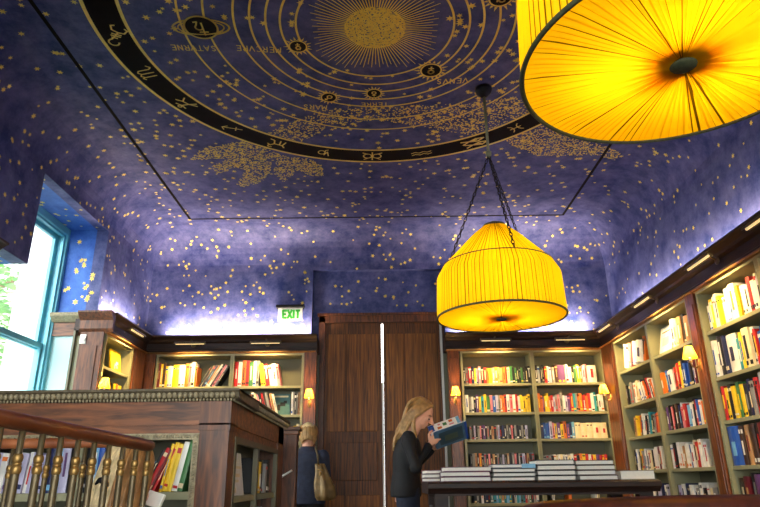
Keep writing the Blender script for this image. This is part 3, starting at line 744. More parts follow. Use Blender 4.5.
faceout(bcL, -1.25-l, SH[1], .24, .235, BM['A'], 'grey-green face-out book with a dark figure, second shelf under the exit sign', None,
        [(.1, .9, .84, .92, 3), (.3, .42, .1, .3, 1), (.42, .56, .22, .5, 1), (.55, .78, .42, .6, 1), (.7, .85, .55, .68, 1), (.06, .3, .06, .36, 3)])
# --- wall bookcase nearest the corner  (local u runs from the corner towards the camera)
A0, A1, D0, D1 = .405, 1.23, 1.275, 2.065
WC = 'corner wall bookcase'
fill(bcS1, SR[0], [(A0+.10, A0+.72, 'W2IW2W2O', 14, .20, .24)], 'leaning books on the top shelf of the wall bookcase by the corner', 'corner', 'top shelf, '+WC)
fill(bcS1, SR[0], [(D0+.36, D1-.03, 'W2C2F2KF2E', 2, .21, .25)], 'pale books on the top shelf of the wall bookcase by the corner', 'white face-out book', 'top shelf, '+WC)
faceout(bcS1, D0+.05, SR[0], .25, .25, BM['W'], 'white face-out book on the top shelf of the wall bookcase by the corner', None, [(.15, .8, .78, .82, 4), (.2, .75, .3, .6, 3)], 12, .05)
fill(bcS1, SR[1], [(A0+.08, A0+.36, 'KAEWC', 0, .19, .215), (A0+.36, A1-.06, 'W2NWOKRWNOW', -18, .17, .21)], 'books on the second shelf of the wall bookcase by the corner', 'corner', 'second shelf, '+WC)
fill(bcS1, SR[1], [(D0+.05, D0+.30, 'OYBW2', -6, .17, .215), (D0+.30, D1-.04, 'RFROYNBBNKWMW', 0, .18, .225)], 'books on the second shelf of the wall bookcase by the corner', 'column divider', 'second shelf, '+WC)
fill(bcS1, SR[2], [(A0+.12, A1-.06, 'DFYOKWWKWTKERO', 6, .16, .20)], '', '', '', stuff=STUFF)
fill(bcS1, SR[2], [(D0+.02, D1-.03, 'KPKIKDNWIRLWKRBWOO', 0, .17, .215)], 'books on the third shelf of the wall bookcase by the corner', 'column divider', 'third shelf, '+WC)
fill(bcS1, SR[3], [(A0+.05, A1-.02, 'KWKYEWKWCKWWMWKW', 0, .17, .205)], '', '', '', stuff=STUFF)
fill(bcS1, SR[3], [(D0+.03, D1-.16, 'WKWWFW2BWCRWW', 0, .17, .215)], 'books on the fourth shelf of the wall bookcase by the corner', 'column divider', 'fourth shelf, '+WC)
fill(bcS1, SR[4], [(A0+.3, A1-.02, 'YWKVNWVW', 0, .16, .20)], '', '', '', stuff=STUFF)
fill(bcS1, SR[4], [(D0+.03, D1-.03, 'VWNKWWEWKWCEW', 0, .15, .21)], '', '', '', stuff=STUFF)
# --- wall bookcase farther from the corner
E0, E1, G0, G1 = .04, .835, .88, 1.675
WF = 'nearer wall bookcase'
fill(bcS2, SR[0], [(E0+.03, E1-.02, 'WYWWYWWLW2YW2WRWWV', 0, .19, .255)], 'pale books on the top shelf of the large wall bookcase', 'lamp pilaster', 'top shelf, '+WF, big=True)
fill(bcS2, SR[0], [(G0+.01, G0+.5, 'YFWOWCW', 0, .2, .25)], 'pale books on the top shelf of the large wall bookcase', 'column divider', 'top shelf, second column, '+WF, big=True)
fill(bcS2, SR[1], [(E0+.01, E0+.20, 'WWKN', 0, .25, .285), (E0+.20, E1-.01, 'W3TYC2WRBBKWN', 0, .20, .27)], 'books on the second shelf of the large wall bookcase', 'lamp pilaster', 'second shelf, '+WF, big=True)
fill(bcS2, SR[2], [(E0+.02, E0+.50, 'RYKYGYKNER', 0, .215, .245), (E0+.50, E1-.01, 'WKWWDW', 0, .24, .265)], 'books on the third shelf of the large wall bookcase', 'lamp pilaster', 'third shelf, '+WF, big=True)
fill(bcS2, SR[3], [(E0+.01, E1-.01, 'B2DFDKMWDBWE', 0, .24, .275)], 'books on the fourth shelf of the large wall bookcase', 'lamp pilaster', 'fourth shelf, '+WF, big=True)
fill(bcS2, SR[4], [(E0+.01, E1-.01, 'DMKPLMDPMK', 0, .22, .27)], 'books on the fifth shelf of the large wall bookcase', 'lamp pilaster', 'fifth shelf, '+WF, big=True)
fill(bcS2, SR[1], [(G0+.01, G0+.5, 'BWREKWYN', 0, .2, .27)], '', '', '', stuff=STUFF)
# --- yellow bookcase between window and end wall
faceout(bcW, .40, SLh[0], .24, .225, BM['Y'], 'yellow face-out book with a white sketched animal, bookcase beside the window', None, [(.35, .6, .3, .4, 2), (.5, .75, .38, .5, 2), (.3, .4, .14, .3, 2), (.56, .64, .18, .3, 2), (.7, .8, .5, .62, 1)], 8)
fill(bcW, SLh[1], [(.38, .64, 'KYOCY', 0, .18, .22)], '', '', '', stuff=STUFF)
# --- the many small ones as one object
bm = bmesh.new(); keys = sorted(BM); idx = {k: i+3 for i, k in enumerate(keys)}
for ch, b, w, hh, d, m in STUFF: book_bm(w, hh, d, idx[ch], idx[b], bm, m)
o = obj('small_books', bm, [BM['K'], BM['W'], M['paper']] + [BM[k] for k in keys])
tag(o, 'rows of small paperbacks and comics on the lower shelves behind the book table', 'books', None, 'stuff')

# ================================================================ BOOK TABLE
t = thing('display_table', 'dark wooden display table with stacks of new books, before the end bookcase', 'table', (1.085, 4.87, 0))
TW, TD, TH = .78, .37, .949
bm = bmesh.new(); prof = [(-TD+.02, TH-.075), (-TD+.01, TH-.06), (-TD, TH-.05), (-TD-.016, TH-.04), (-TD-.016, TH-.012), (-TD, TH), (TD, TH), (TD+.016, TH-.012), (TD+.016, TH-.04), (TD, TH-.05), (TD-.02, TH-.075)]
prism(bm, prof, -TW, TW, 'x'); obj('tabletop', bm, M['wood_d'], t)
bm = bmesh.new(); box(bm, -TW+.05, TW-.05, -TD+.04, -TD+.065, TH-.09, TH-.07); box(bm, -TW+.05, TW-.05, TD-.065, TD-.04, TH-.09, TH-.07)
box(bm, -TW+.05, -TW+.075, -TD+.05, TD-.05, TH-.09, TH-.07); box(bm, TW-.075, TW-.05, -TD+.05, TD-.05, TH-.09, TH-.07); obj('apron', bm, M['wood_d'], t)
for sx in (-1, 1):
    for sy in (-1, 1):
        bm = bmesh.new(); x, y = sx*(TW-.09), sy*(TD-.08)
        lathe(bm, [(.028, 0), (.034, .05), (.026, .10), (.036, .35), (.04, .6), (.028, .68), (.042, .72), (.042, TH-.12)], 12, (x, y, 0)); box(bm, x-.045, x+.045, y-.045, y+.045, TH-.16, TH-.072)
        obj('leg', bm, M['wood_d'], t)
obj('stretcher', B(-TW+.1, TW-.1, -.02, .02, .12, .16), M['wood_h'], t)
SLOT = {1: 'bottom', 0: ''}
def lying(x, y, z, wx, dy, th, col, label, group, ang=0, bands=None):
    bm = bmesh.new(); c = .0045
    box(bm, -wx/2, wx/2, -dy/2, dy/2, 0, c); box(bm, -wx/2, wx/2, -dy/2, dy/2, th-c, th); box(bm, -wx/2, wx/2, dy/2-c, dy/2, c, th-c)
    mats = [col]
    if bands: mats.append(bands); box(bm, wx*.18, wx/2, -dy/2+.0, dy/2, th, th+.0008, 1); box(bm, wx*.18, wx/2, -dy/2-.0008, -dy/2, 0, th, 1)
    o = obj('book', bevel(bm, .0006, 1) if not bands else bm, mats, None, False, (x, y, z), (0, 0, math.radians(ang)))
    obj('page_block', B(-wx/2+.006, wx/2-.006, -dy/2+.006, dy/2-c, c, th-c), M['paperw'], o)
    tag(o, label, 'book', group); NBOOK[0] += 1
    return o
M['paperw'] = mat('white_page_edges', (244, 240, 230), .8, 0, .03, 60)
def stack(x, w, n, th, cols, what, d=.24, y=4.66, jit=.008, bands=None):
    z = TH + .0005; ords = ['at the bottom', 'second from the bottom', 'third from the bottom', 'fourth from the bottom', 'fifth from the bottom']
    for k in range(n):
        pos = ords[k] if k < n-1 else 'on top'
        c = cols[k % len(cols)]
        lying(x+random.uniform(-jit, jit), y+random.uniform(-jit, jit), z, w, d, th, c[1], f'{c[0]} book {pos} of {what}', 'stacked books on the display table', random.uniform(-1.2, 1.2), bands if k == n-1 else None)
        z += th + .0012
PUR = mat('cover_plum', (92, 34, 66), .5); NAV = BM['N']; BLK = BM['K']
stack(.575, .325, 3, .031, [('white-edged plum', PUR), ('white-edged plum', PUR), ('white-edged plum', PUR)], 'the table stack beside the reading woman')
z = TH+.0005
for k in range(3):
    lying(.365+.006*k, 4.92-.004*k, z, .15, .24, .026, PUR if k % 2 == 0 else BM['E'], f'slim {"plum" if k % 2 == 0 else "grey"} book {("at the bottom", "in the middle", "on top")[k]} of the short pile at the table end', 'short pile at the end of the display table', 3*k-2); z += .0272
stack(.895, .295, 4, .0265, [('black cream-edged', BLK), ('black', BLK), ('cream-edged dark', BLK), ('navy and pale blue', NAV)], 'the table stack with a blue top', bands=BM['L'])
stack(1.185, .265, 4, .0325, [('dark covered white-edged', BLK)], 'the third table stack from the woman')
stack(1.46, .265, 4, .0315, [('dark covered cream-edged', BM['D'])], 'the fourth table stack from the woman')
stack(1.735, .24, 1, .062, [('thick grey-white', BM['E'])], 'the table end by the wall shelves') if False else lying(1.735, 4.66, TH+.0005, .24, .24, .06, BM['E'], 'thick grey book lying alone at the wall end of the display table', 'stacked books on the display table', .5)

# ================================================================ LOW ISLAND BOOKCASE ROUND THE STAIRWELL
t = thing('low_bookcase', 'waist-high dark wooden bookcase with carved top rail around the stairs', 'bookcase', (0, 0, 0))
IX, IY, IZ = -.587, 2.50, 1.30
XE, YE = -2.45, 3.90
def carved(bm, p0, p1, out, z, n, r=.011):
    p0, p1 = Vector(p0), Vector(p1)
    for k in range(n):
        p = p0.lerp(p1, (k+.5)/n)
        ell(bm, p + Vector((0, 0, z)), (r, r, r*1.25), seg=6, mi=1)
bm = bmesh.new()
cp = [(0, 1.262), (-.012, 1.263), (-.02, 1.270), (-.026, 1.287), (-.034, 1.291), (-.034, IZ), (.4, IZ), (.4, 1.255)]
prism(bm, [(IY+a, b) for a, b in cp], XE, IX+.034, 'x')
prism(bm, [(IX-a, b) for a, b in [(q[0] if q[0] < .3 else .38, q[1]) for q in cp]], IY+.002, YE+.03, 'y')
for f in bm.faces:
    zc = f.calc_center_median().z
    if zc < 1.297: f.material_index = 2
carved(bm, (XE, IY-.022, 0), (IX+.02, IY-.022, 0), 0, 1.276, 92, .0098); carved(bm, (IX+.022, IY-.02, 0), (IX+.022, YE+.02, 0), 0, 1.276, 70, .0098)
carved(bm, (XE, IY-.012, 0), (IX+.01, IY-.012, 0), 0, 1.259, 140, .005); carved(bm, (IX+.012, IY-.01, 0), (IX+.012, YE+.01, 0), 0, 1.259, 105, .005)
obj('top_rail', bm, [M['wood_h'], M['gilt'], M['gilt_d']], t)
bm = bmesh.new()                         # frieze boards and posts
box(bm, XE, -.70, IY+.0, IY+.03, 1.165, 1.255); box(bm, XE, -.70, IY+.006, IY+.03, 1.135, 1.165)
obj('frieze', bm, M['wood_h'], t)
bm = bmesh.new()
box(bm, IX-.03, IX, IY+.115, YE, 1.165, 1.255); box(bm, IX-.03, IX-.006, IY+.115, YE, 1.12, 1.165)
obj('frieze', bm, M['wood_h'], t)
bm = bmesh.new(); box(bm, -.70, IX, IY, IY+.115, 0, 1.255); box(bm, -.705, IX+.004, IY-.004, IY+.11, 1.165, 1.172); box(bm, -.705, IX+.004, IY-.004, IY+.11, 1.145, 1.255); obj('post', bm, M['wood'], t)
bm = bmesh.new(); box(bm, IX-.105, IX, 3.70, YE, 0, 1.255); obj('post', bm, M['wood'], t)
# front bay: gilt frame, sage interior
def gframe(bm, u0, u1, z0, z1, w, put):
    for a, b, c, d in ((u0, u1, z1-w, z1), (u0, u0+w, z0, z1-w), (u1-w, u1, z0, z1-w)): put(a, b, c, d)
bm = bmesh.new()
for a, b, c, d in ((XE, -.70, 1.112, 1.135), (-.722, -.70, .05, 1.112)): box(bm, a, b, IY-.006, IY+.02, c, d)
for k in range(150): ell(bm, (XE+(k+.5)*(-.70-XE)/150, IY-.007, 1.124), (.005, .004, .007), seg=5)
for k in range(40): ell(bm, (-.711, IY-.007, .6+.0128*k), (.007, .004, .005), seg=5)
obj('gilt_trim', bm, M['gilt'], t)
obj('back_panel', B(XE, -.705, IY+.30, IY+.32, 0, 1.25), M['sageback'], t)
obj('side_panel', B(-.722, -.702, IY+.02, IY+.30, .05, 1.25), M['sage'], t)
obj('side_panel', B(XE-.02, XE, IY, IY+.4, 0, 1.255), M['wood'], t)
obj('divider', B(-1.165, -1.14, IY+.01, IY+.30, .05, 1.13), M['sage'], t)
for a, b in ((XE, -1.165), (-1.14, -.722)):
    for z in (.925, .65, .35): obj('shelf', BB(a, b, IY+.008, IY+.30, z-.028, z, w=.002), M['sage'], t)
obj('plinth', B(XE, IX-.02, IY+.02, IY+.30, 0, .06), M['wood_h'], t)
# stair-side bays
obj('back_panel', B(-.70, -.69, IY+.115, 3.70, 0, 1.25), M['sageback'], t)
bm = bmesh.new()
for a, b, c, d in ((2.615, 3.70, 1.105, 1.13), (2.615, 2.645, .05, 1.105), (3.67, 3.70, .05, 1.105), (3.10, 3.135, .05, 1.105)): box(bm, IX-.02, IX+.003, a, b, c, d)
obj('face_frame', bm, mat('dark_sage', (88, 82, 58), .5), t)
for z in (.905, .62, .34):
    obj('shelf', BB(-.69, IX-.004, 2.645, 3.10, z-.025, z, w=.002), M['sage'], t); obj('shelf', BB(-.69, IX-.004, 3.135, 3.67, z-.025, z, w=.002), M['sage'], t)
isl = bpy.data.objects.new('tmp', None); isl.location = (0, IY, 0)
fill(isl, .925, [(-1.62, -1.50, 'KKNKE', 0, .15, .185), (-1.49, -1.285, 'VWVWVWVV', 4, .135, .15), (-1.285, -1.17, 'NLVK', 0, .17, .19)], 'books in the low bookcase behind the balusters', 'rail end', 'low bookcase behind the balusters', .03, .13, True, True)
fill(isl, .925, [(-1.135, -1.03, 'KLBBL', 0, .165, .19), (-1.03, -.99, 'WK', 0, .17, .18)], 'books in the low bookcase behind the balusters', 'sage divider', 'low bookcase behind long fair hair', .03, .13, True)
fill(isl, .925, [(-.955, -.86, 'LTKI', 36, .13, .145), (-.918, -.80, 'KR2MR', 24, .16, .17), (-.846, -.724, 'YY2Y2W2G2', 11, .172, .19)], 'bright books in the low bookcase', 'gilt corner frame', 'low bookcase beside the handrail end', .03, .13, True, True)
isd = bpy.data.objects.new('tmp', None); isd.location = (IX-.025, 3.67, 0); isd.rotation_euler = (0, 0, PI/2)
isd.location = (IX-.02, 0, 0)
fill(isd, .905, [(3.18, 3.62, 'KYY2KNEKD', 3, .14, .17)], 'books in the side of the low bookcase', 'pale face-out book', 'side of the low bookcase', .004, .075, True)
fill(isd, .62, [(3.16, 3.6, 'WEKWKEK', 0, .2, .23)], '', 'corner', 'lower shelf in the side of the low bookcase', .004, .075, True)
isf = bpy.data.objects.new('tmp', None); isf.location = (IX-.02, 0, 0); isf.rotation_euler = (0, 0, PI/2)
faceout(isf, 2.66, .905, .31, .175, BM['W'], 'large pale face-out book with small print, side of the low bookcase', None, [(.1, .25, .6, .85, 5), (.3, .8, .42, .5, 3), (.3, .7, .3, .36, 3), (.4, .9, .62, .68, 3), (.05, .5, .06, .18, 3)], 8, .006)
for q in (isl, isd, isf): bpy.data.objects.remove(q)

# newel post beyond the low bookcase
t = thing('newel_post', 'square dark wooden post standing past the low bookcase, before the person with bag', 'post', (-.648, 4.62, 0))
obj('shaft', BB(-.052, .052, -.052, .052, .1, 1.27), M['wood'], t); obj('base', BB(-.07, .07, -.07, .07, 0, .1), M['wood_h'], t)
bm = bmesh.new(); box(bm, -.062, .062, -.062, .062, 1.27, 1.30); box(bm, -.075, .075, -.075, .075, 1.2999, 1.325); obj('cap', bevel(bm, .004), M['wood_h'], t)
bm = bmesh.new(); tube(bm, [(-.045, -.07, .99), (.03, -.075, 1.035)], .007); tube(bm, [(-.03, -.07, .998), (-.03, -.05, .998)], .005); tube(bm, [(.02, -.074, 1.03), (.02, -.05, 1.03)], .005)
obj('handle', bm, M['white'], t)

# ================================================================ STAIR RAILING
t = thing('stair_railing', 'brown wooden handrail on brass-collared bronze balusters around the stairwell', 'railing', (-.72, 2.0, 0))
def RP(y): return Vector((-.829+(y-1.4)*.1983+.72, y-2.0, 1.090-(y-1.4)*.046))
bm = bmesh.new()
pts = [RP(y) for y in (.45, .9, 1.4, 1.7, 1.985, 2.008, 2.016)]
tube(bm, pts, [.0205]*2+[.0195, .0185, .0175, .015, .008], 14); obj('handrail', bm, M['rail'], t, True)
bm = bmesh.new(); tube(bm, [(x+.72, .27, 1.090) for x in (-1.98, -1.5, -1.0, -.85, -.83, -.82)], [.0175]*4+[.0145, .007], 14); obj('handrail', bm, M['rail_sunlit'], t, True)
def baluster(first, p, top):
    if first is None:
        bm = bmesh.new(); lathe(bm, [(.007, 0), (.011, .02), (.009, .05), (.009, .965), (.0078, 1.0), (.007, 1.08)], 10); b = obj('baluster', bm, M['bronze'], t, True)
        bm = bmesh.new()
        for z in (.985, 1.009): lathe(bm, [(.008, z-.010), (.0105, z-.006), (.0115, z), (.0105, z+.006), (.008, z+.010)], 12)
        lathe(bm, [(.009, .994), (.0105, .997), (.009, 1.0)], 10); obj('collar', bm, M['brass'], b, True)
    else:
        b = first.copy(); C.objects.link(b); b.parent = t
        c = first.children[0].copy(); C.objects.link(c); c.parent = b
    b.location = p; b.scale = (1, 1, 1)
    return b
b0 = None
for k in range(23):
    y = 1.998-.0655*k
    if y < .5: break
    p = RP(y); q = baluster(b0, (p.x, p.y, 0), p.z); b0 = b0 or q
for k in range(9): baluster(b0, (-.90-.125*k+.72, .27, 0), 1.09)

# ================================================================ PENDANT LAMPS
def pleat_ring(bm, prof, n, amp, fold=.0036):
    """silk drawn in n pleats; each pleat overlaps the next in a narrow double-layer fold (slot 1)"""
    rng = random.Random(5); fw = [fold*rng.uniform(.5, 1.7) for _ in range(n)]; j = [rng.uniform(-.18, .18) for _ in range(n)]
    rings = []
    for r, z in prof:
        row = []; da = 2*PI/n
        for k in range(n):
            f = min(.92, fw[k]/(r*da)); a0 = (k+j[k])*da; a1 = (k+1+j[(k+1) % n])*da; am = a1-(a1-a0)*f
            for a, q in ((a0, -amp), ((a0+am)/2, amp), (am, -amp*.6)): row.append(bm.verts.new(((r+q)*math.cos(a), (r+q)*math.sin(a), z)))
        rings.append(row)
    m = 3*n
    for a, b in zip(rings, rings[1:]):
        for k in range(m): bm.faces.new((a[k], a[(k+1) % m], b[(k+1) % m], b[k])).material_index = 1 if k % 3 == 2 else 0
def pendant(label, loc, power):
    t = thing('pendant_lamp', label, 'lamp', loc, 0, 'yellow silk pendant lamps')   # origin: centre of the lower rim
    R0, R1, hS, hA = .436, .380, .372, .68
    n = 96
    bm = bmesh.new(); pleat_ring(bm, [(R0, .012), (R0-.003, .1), (R0-.007, .2), (R0-.011, .285), (R0-.017, .302), (R1, hS)], n, .003); sh = obj('drum_shade', bm, [M['shade'], M['shade2']], t)
    bm = bmesh.new(); pleat_ring(bm, [(R1, hS), (R1*.74, hS+.105), (R1*.46, hS+.22), (.085, hS+.30)], n, .0025); obj('cone_top', bm, [M['shade'], M['shade2']], t)
    bm = bmesh.new(); lathe(bm, [(.088, hS+.296), (.08, hS+.316), (.055, hS+.328), (.02, hS+.332)], 24, capb=False); obj('crown_cap', bm, M['rim'], t, True)
    # gathered silk underside: irregular radial folds that tighten towards the button
    bm = bmesh.new(); nn = 110; rng = random.Random(11); da = 2*PI/nn
    fw = [rng.uniform(.0006, .0036)*(1.9 if math.cos(k*da-.5) > .75 or rng.random() < .12 else 1) for k in range(nn)]; j = [rng.uniform(-.22, .22) for _ in range(nn)]; dk = [rng.random() < .42 for _ in range(nn)]
    rows = []
    for r in (R0-.004, .38, .32, .26, .20, .16, .12, .09, .065, .045, .03):
        row = []; q = .004*min(1, (R0-r)/.06)
        for k in range(nn):
            f = min(.97, fw[k]*(1+.9*max(0, .2-r)/.2)/(r*da)); a0 = (k+j[k])*da; a1 = (k+1+j[(k+1) % nn])*da; am = a1-(a1-a0)*f
            for a, s in ((a0, -q), ((a0+am)/2, q*.6), (am, -q*.5)): row.append(bm.verts.new((r*math.cos(a), r*math.sin(a), .006-.010*(1-r/R0)-s)))
        rows.append(row)
    m = 3*nn
    for a, b in zip(rows, rows[1:]):
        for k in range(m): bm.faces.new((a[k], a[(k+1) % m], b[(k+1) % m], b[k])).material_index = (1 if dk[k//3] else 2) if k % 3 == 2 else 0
    obj('silk_underside', bm, [M['shade'], M['shade2'], M['shade3']], t)
    bm = bmesh.new(); ell(bm, (0, 0, -.006), (.036, .036, .012)); obj('centre_button', bm, M['rim'], t, True)
    # unseen plate added above the button to cast a dark centre on the silk
    bm = bmesh.new(); lathe(bm, [(.028, .012), (.072, .018), (.055, .03), (.012, .05), (.012, .28)], 20); obj('shadow_plate', bm, M['black_metal'], t, True)
    for r, z, w, nm in ((R0+.001, .006, .0075, 'lower_braid'), (R1+.004, hS, .004, 'upper_braid')):
        bm = bmesh.new(); m = 96; tube(bm, [(r*math.cos(2*PI*k/m), r*math.sin(2*PI*k/m), z) for k in range(m+1)], w, 8, cap=False); obj(nm, bm, M['rim'], t, True)
    top = ZC-loc[2]; sb = 2.334+.95-loc[2]
    bm = bmesh.new(); tube(bm, [(0, 0, sb), (0, 0, top-.03)], .011, 10); lathe(bm, [(.004, sb-.05), (.022, sb-.03), (.022, sb), (.010, sb+.012)], 12); obj('stem', bm, M['greenmetal'], t, True)
    bm = bmesh.new(); lathe(bm, [(.012, top-.085), (.03, top-.075), (.058, top-.045), (.066, top-.02), (.066, top-.001)], 24); obj('ceiling_canopy', bm, M['black_metal'], t, True)
    for az in (157, 277, 37):
        a = math.radians(az); p0 = Vector((0, 0, sb-.03)); p1 = Vector((R1*math.cos(a), R1*math.sin(a), hS+.005))
        d = p1-p0; L = d.length; m = int(L/.034); bm = bmesh.new(); q = d.to_track_quat('Z', 'Y')
        for k in range(m):
            mx = Matrix.Translation(p0+d*((k+.5)/m)) @ q.to_matrix().to_4x4() @ Matrix.Rotation(PI/2*(k % 2), 4, 'Z')
            tube(bm, [mx @ Vector((.0095*math.cos(s), 0, .021*math.sin(s))) for s in [2*PI*j/10 for j in range(11)]], .0034, 5, cap=False)
        obj('chain', bm, M['black_metal'], t, True)
    for k in range(3):
        a = 2*PI*k/3+.5; c = (.15*math.cos(a), .15*math.sin(a), .20)
        bm = bmesh.new(); ell(bm, c, (.03, .03, .042)); obj('bulb', bm, M['bulb'], t, True)
        light('bulb_light', 'POINT', (c[0]*1.0, c[1]*1.0, .19), power/3, (255, 214, 140), .06, parent=t)
    return t
LPW = 14
pendant('yellow pleated silk drum lamp hanging on chains before the double doors', (.826, 4.2, 1.997), LPW)
pendant('yellow silk pendant lamp hanging closest, its whole gathered underside in view', (.845, 1.46, 2.03), LPW)

# ================================================================ LEATHER CHAIR (back towards us)
t = thing('leather_armchair', 'brown leather armchair seen only along the rounded top of its back', 'chair', (.70, 1.80, 0))
bm = bmesh.new()
def cpt(a, r, z): return (r*math.sin(a), -r*math.cos(a)+.05, z)
rows = []; na = 28
for i in range(na+1):
    a = math.radians(-95+190*i/na); tt = abs(i-na/2)/(na/2); zt = .919 - .05*tt**2 - .20*max(0, tt-.55)
    prof = [(.36, .30), (.375, .6), (.39, zt-.05), (.385, zt-.015), (.36, zt), (.325, zt-.004), (.305, zt-.03), (.295, .6), (.285, .30)]
    rows.append([bm.verts.new(cpt(a, r*1.24, z)) for r, z in prof])
for a, b in zip(rows, rows[1:]):
    for k in range(len(a)):
        f = bm.faces.new((a[k], b[k], b[(k+1) % len(a)], a[(k+1) % len(a)])); f.smooth = True
bm.faces.new(rows[0]); bm.faces.new(rows[-1][::-1])
bmesh.ops.recalc_face_normals(bm, faces=bm.faces[:])
obj('backrest', bm, M['leather'], t)
bm = bmesh.new(); lathe(bm, [(.31, .30), (.33, .33), (.335, .42), (.32, .46), (.2, .475), (.01, .48)], 28, (0, .05, 0)); obj('seat', bm, M['leather'], t, True)
obj('seat_frame', B(-.3, .3, -.24, .32, .24, .30), M['wood'], t)
for sx in (-1, 1):
    for sy in (-.2, .28):
        bm = bmesh.new(); lathe(bm, [(.014, 0), (.024, .24)], 10, (sx*.26, sy, 0)); obj('leg', bm, M['wood'], t, True)

# ================================================================ PEOPLE
def loft(bm, secs, n=20):
    """closed lofted body: (centre, rx, ry) elliptical sections"""
    rings = [[bm.verts.new((c[0]+rx*math.cos(2*PI*k/n), c[1]+ry*math.sin(2*PI*k/n), c[2])) for k in range(n)] for c, rx, ry in secs]
    for a, b in zip(rings, rings[1:]):
        for k in range(n): bm.faces.new((a[k], a[(k+1) % n], b[(k+1) % n], b[k]))
    bm.faces.new(rings[0][::-1]); bm.faces.new(rings[-1])
def add_head(bm, c, rot):
    """head facing local +x; face features included"""
    def P(x, y, z): return Vector(c) + rot @ Vector((x, y, z))
    def E_(p, r): ell(bm, P(*p), r, rot, 16)
    E_((-.012, 0, .028), (.098, .076, .088)); E_((.022, 0, -.035), (.066, .058, .078)); E_((.055, 0, -.085), (.028, .028, .024))
    E_((.040, 0, -.072), (.042, .044, .030)); E_((.068, 0, .030), (.022, .050, .018))
    limb(bm, [P(.084, 0, .020), P(.104, 0, -.010), P(.121, 0, -.030)], [.010, .012, .014], 8); E_((.098, .010, -.030), .009); E_((.098, -.010, -.030), .009)
    E_((.084, 0, -.053), (.010, .022, .007)); E_((.082, 0, -.066), (.010, .019, .007))
    for s in (-1, 1):
        E_((.058, s*.036, -.020), (.026, .022, .022)); E_((-.010, s*.075, -.010), (.018, .009, .030))
        E_((.034, s*.038, -.060), (.034, .014, .026))
    return P
def add_hand(bm, w, fdir, pdir, side, curl, s=1.):
    """hand from wrist w: fdir = along the palm, pdir = palm normal (towards what is gripped), side = thumb side; curl = finger bend in rad per joint"""
    f = Vector(fdir).normalized(); p = Vector(pdir); p = (p-f*p.dot(f)).normalized(); t = f.cross(p).normalized()
    if t.dot(Vector(side)) < 0: t = -t
    w = Vector(w); R3 = Matrix((f, t, p)).transposed()
    ell(bm, w+f*.045*s, (.050*s, .038*s, .016*s), R3, 14); ell(bm, w+f*.015*s, (.03*s, .027*s, .018*s), R3, 12)
    for k, (off, ln, r) in enumerate(((.030, .072, .0088), (.011, .082, .0092), (-.009, .076, .0088), (-.027, .060, .0078))):
        q = w+f*.082*s+t*off*s; d = f.copy(); pts = [w+f*.05*s+t*off*.8*s, q]; a = 0
        for j, seg in enumerate((.45, .32, .23)):
            a += curl*(1+.12*k); d = f*math.cos(a)+p*math.sin(a); q = q+d*ln*seg*s; pts.append(q)
        limb(bm, pts, [r*s*1.05, r*s*1.05, r*s, r*s*.92, r*s*.8], 8)
    a = w+f*.02*s+t*.028*s; b_ = a+(f*.55+t*.75+p*.1).normalized()*.038*s; c_ = b_+(f*.9+t*.25+p*.45).normalized()*.030*s; d_ = c_+(f*.9+p*.5-t*.05).normalized()*.024*s
    limb(bm, [a, b_, c_, d_], [.014*s, .0115*s, .0105*s, .0085*s], 8)
def strands(name, paths, m, parent, r=.009, jit=.006, per=1):
    bm = bmesh.new()
    for pth in paths:
        for _ in range(per):
            o = Vector((random.uniform(-jit, jit), random.uniform(-jit, jit), random.uniform(-jit, jit)))
            pts = [Vector(p)+o for p in pth]
            # smooth by Catmull-Rom
            out = []
            for i in range(len(pts)-1):
                p0, p1, p2, p3 = pts[max(i-1, 0)], pts[i], pts[i+1], pts[min(i+2, len(pts)-1)]
                for j in range(4):
                    u = j/4; out.append(.5*((2*p1)+(p2-p0)*u+(2*p0-5*p1+4*p2-p3)*u*u+(3*p1-p0-3*p2+p3)*u**3))
            out.append(pts[-1]); n = len(out)
            tube(bm, out, [r*(.75+.35*math.sin(PI*min(1, .15+k/n))) * (1 if k < n-3 else .55) for k in range(n)], 6)
    return obj(name, bm, m, parent, True)

# ---- reading woman (faces +x, looks down at the open book)
wm = thing('person', 'person with long blond hair and black jacket reading an open picture book', 'person', (.22, 5.5, 0))
O = Vector((.22, 5.5, 0))
def L_(x, y, z): return (x-O.x, y, z)       # world x -> local; y given relative to 5.5
bm = bmesh.new()
hc = Vector((.338-O.x, 0, 1.497)); hr = Matrix.Rotation(math.radians(30), 3, 'Y')
hp = add_head(bm, hc, hr)
limb(bm, [L_(.225, 0, 1.30), L_(.262, 0, 1.36), L_(.310, 0, 1.44)], [.060, .052, .054], 14)
loft(bm, [((-.02, 0, .80), .10, .15), ((-.02, 0, .92), .11, .165), ((-.015, 0, 1.05), .085, .13), ((0, 0, 1.2), .10, .15), ((.0, 0, 1.29), .075, .15), ((.003, 0, 1.33), .05, .09)])
ARN = [L_(.215, -.175, 1.285), L_(.265, -.215, 1.06), L_(.385, -.150, 1.235)]; ARF = [L_(.225, .175, 1.285), L_(.285, .215, 1.06), L_(.43, .15, 1.22)]
for a in (ARN, ARF): limb(bm, a, [.046, .038, .025], 12)
for s in (-1, 1): limb(bm, [(-.02, s*.085, .86), (.0, s*.085, .46), (-.03, s*.09, .07)], [.085, .055, .036], 12); limb(bm, [(-.04, s*.09, .04), (.09, s*.1, .03)], [.035, .028], 10)
add_hand(bm, L_(.39, -.150, 1.243), (.75, .12, .62), (.25, .85, .25), (-.2, .2, 1), .34)
add_hand(bm, L_(.44, .145, 1.225), (.8, -.1, .45), (.1, -.75, .3), (0, 0, 1), .34)
body = blob('body', bm, M['skin'], wm, .005, 2)
bm = bmesh.new()
for s in (-1, 1): ell(bm, hp(.074, s*.044, -.016), (.012, .013, .0065), hr, 10)
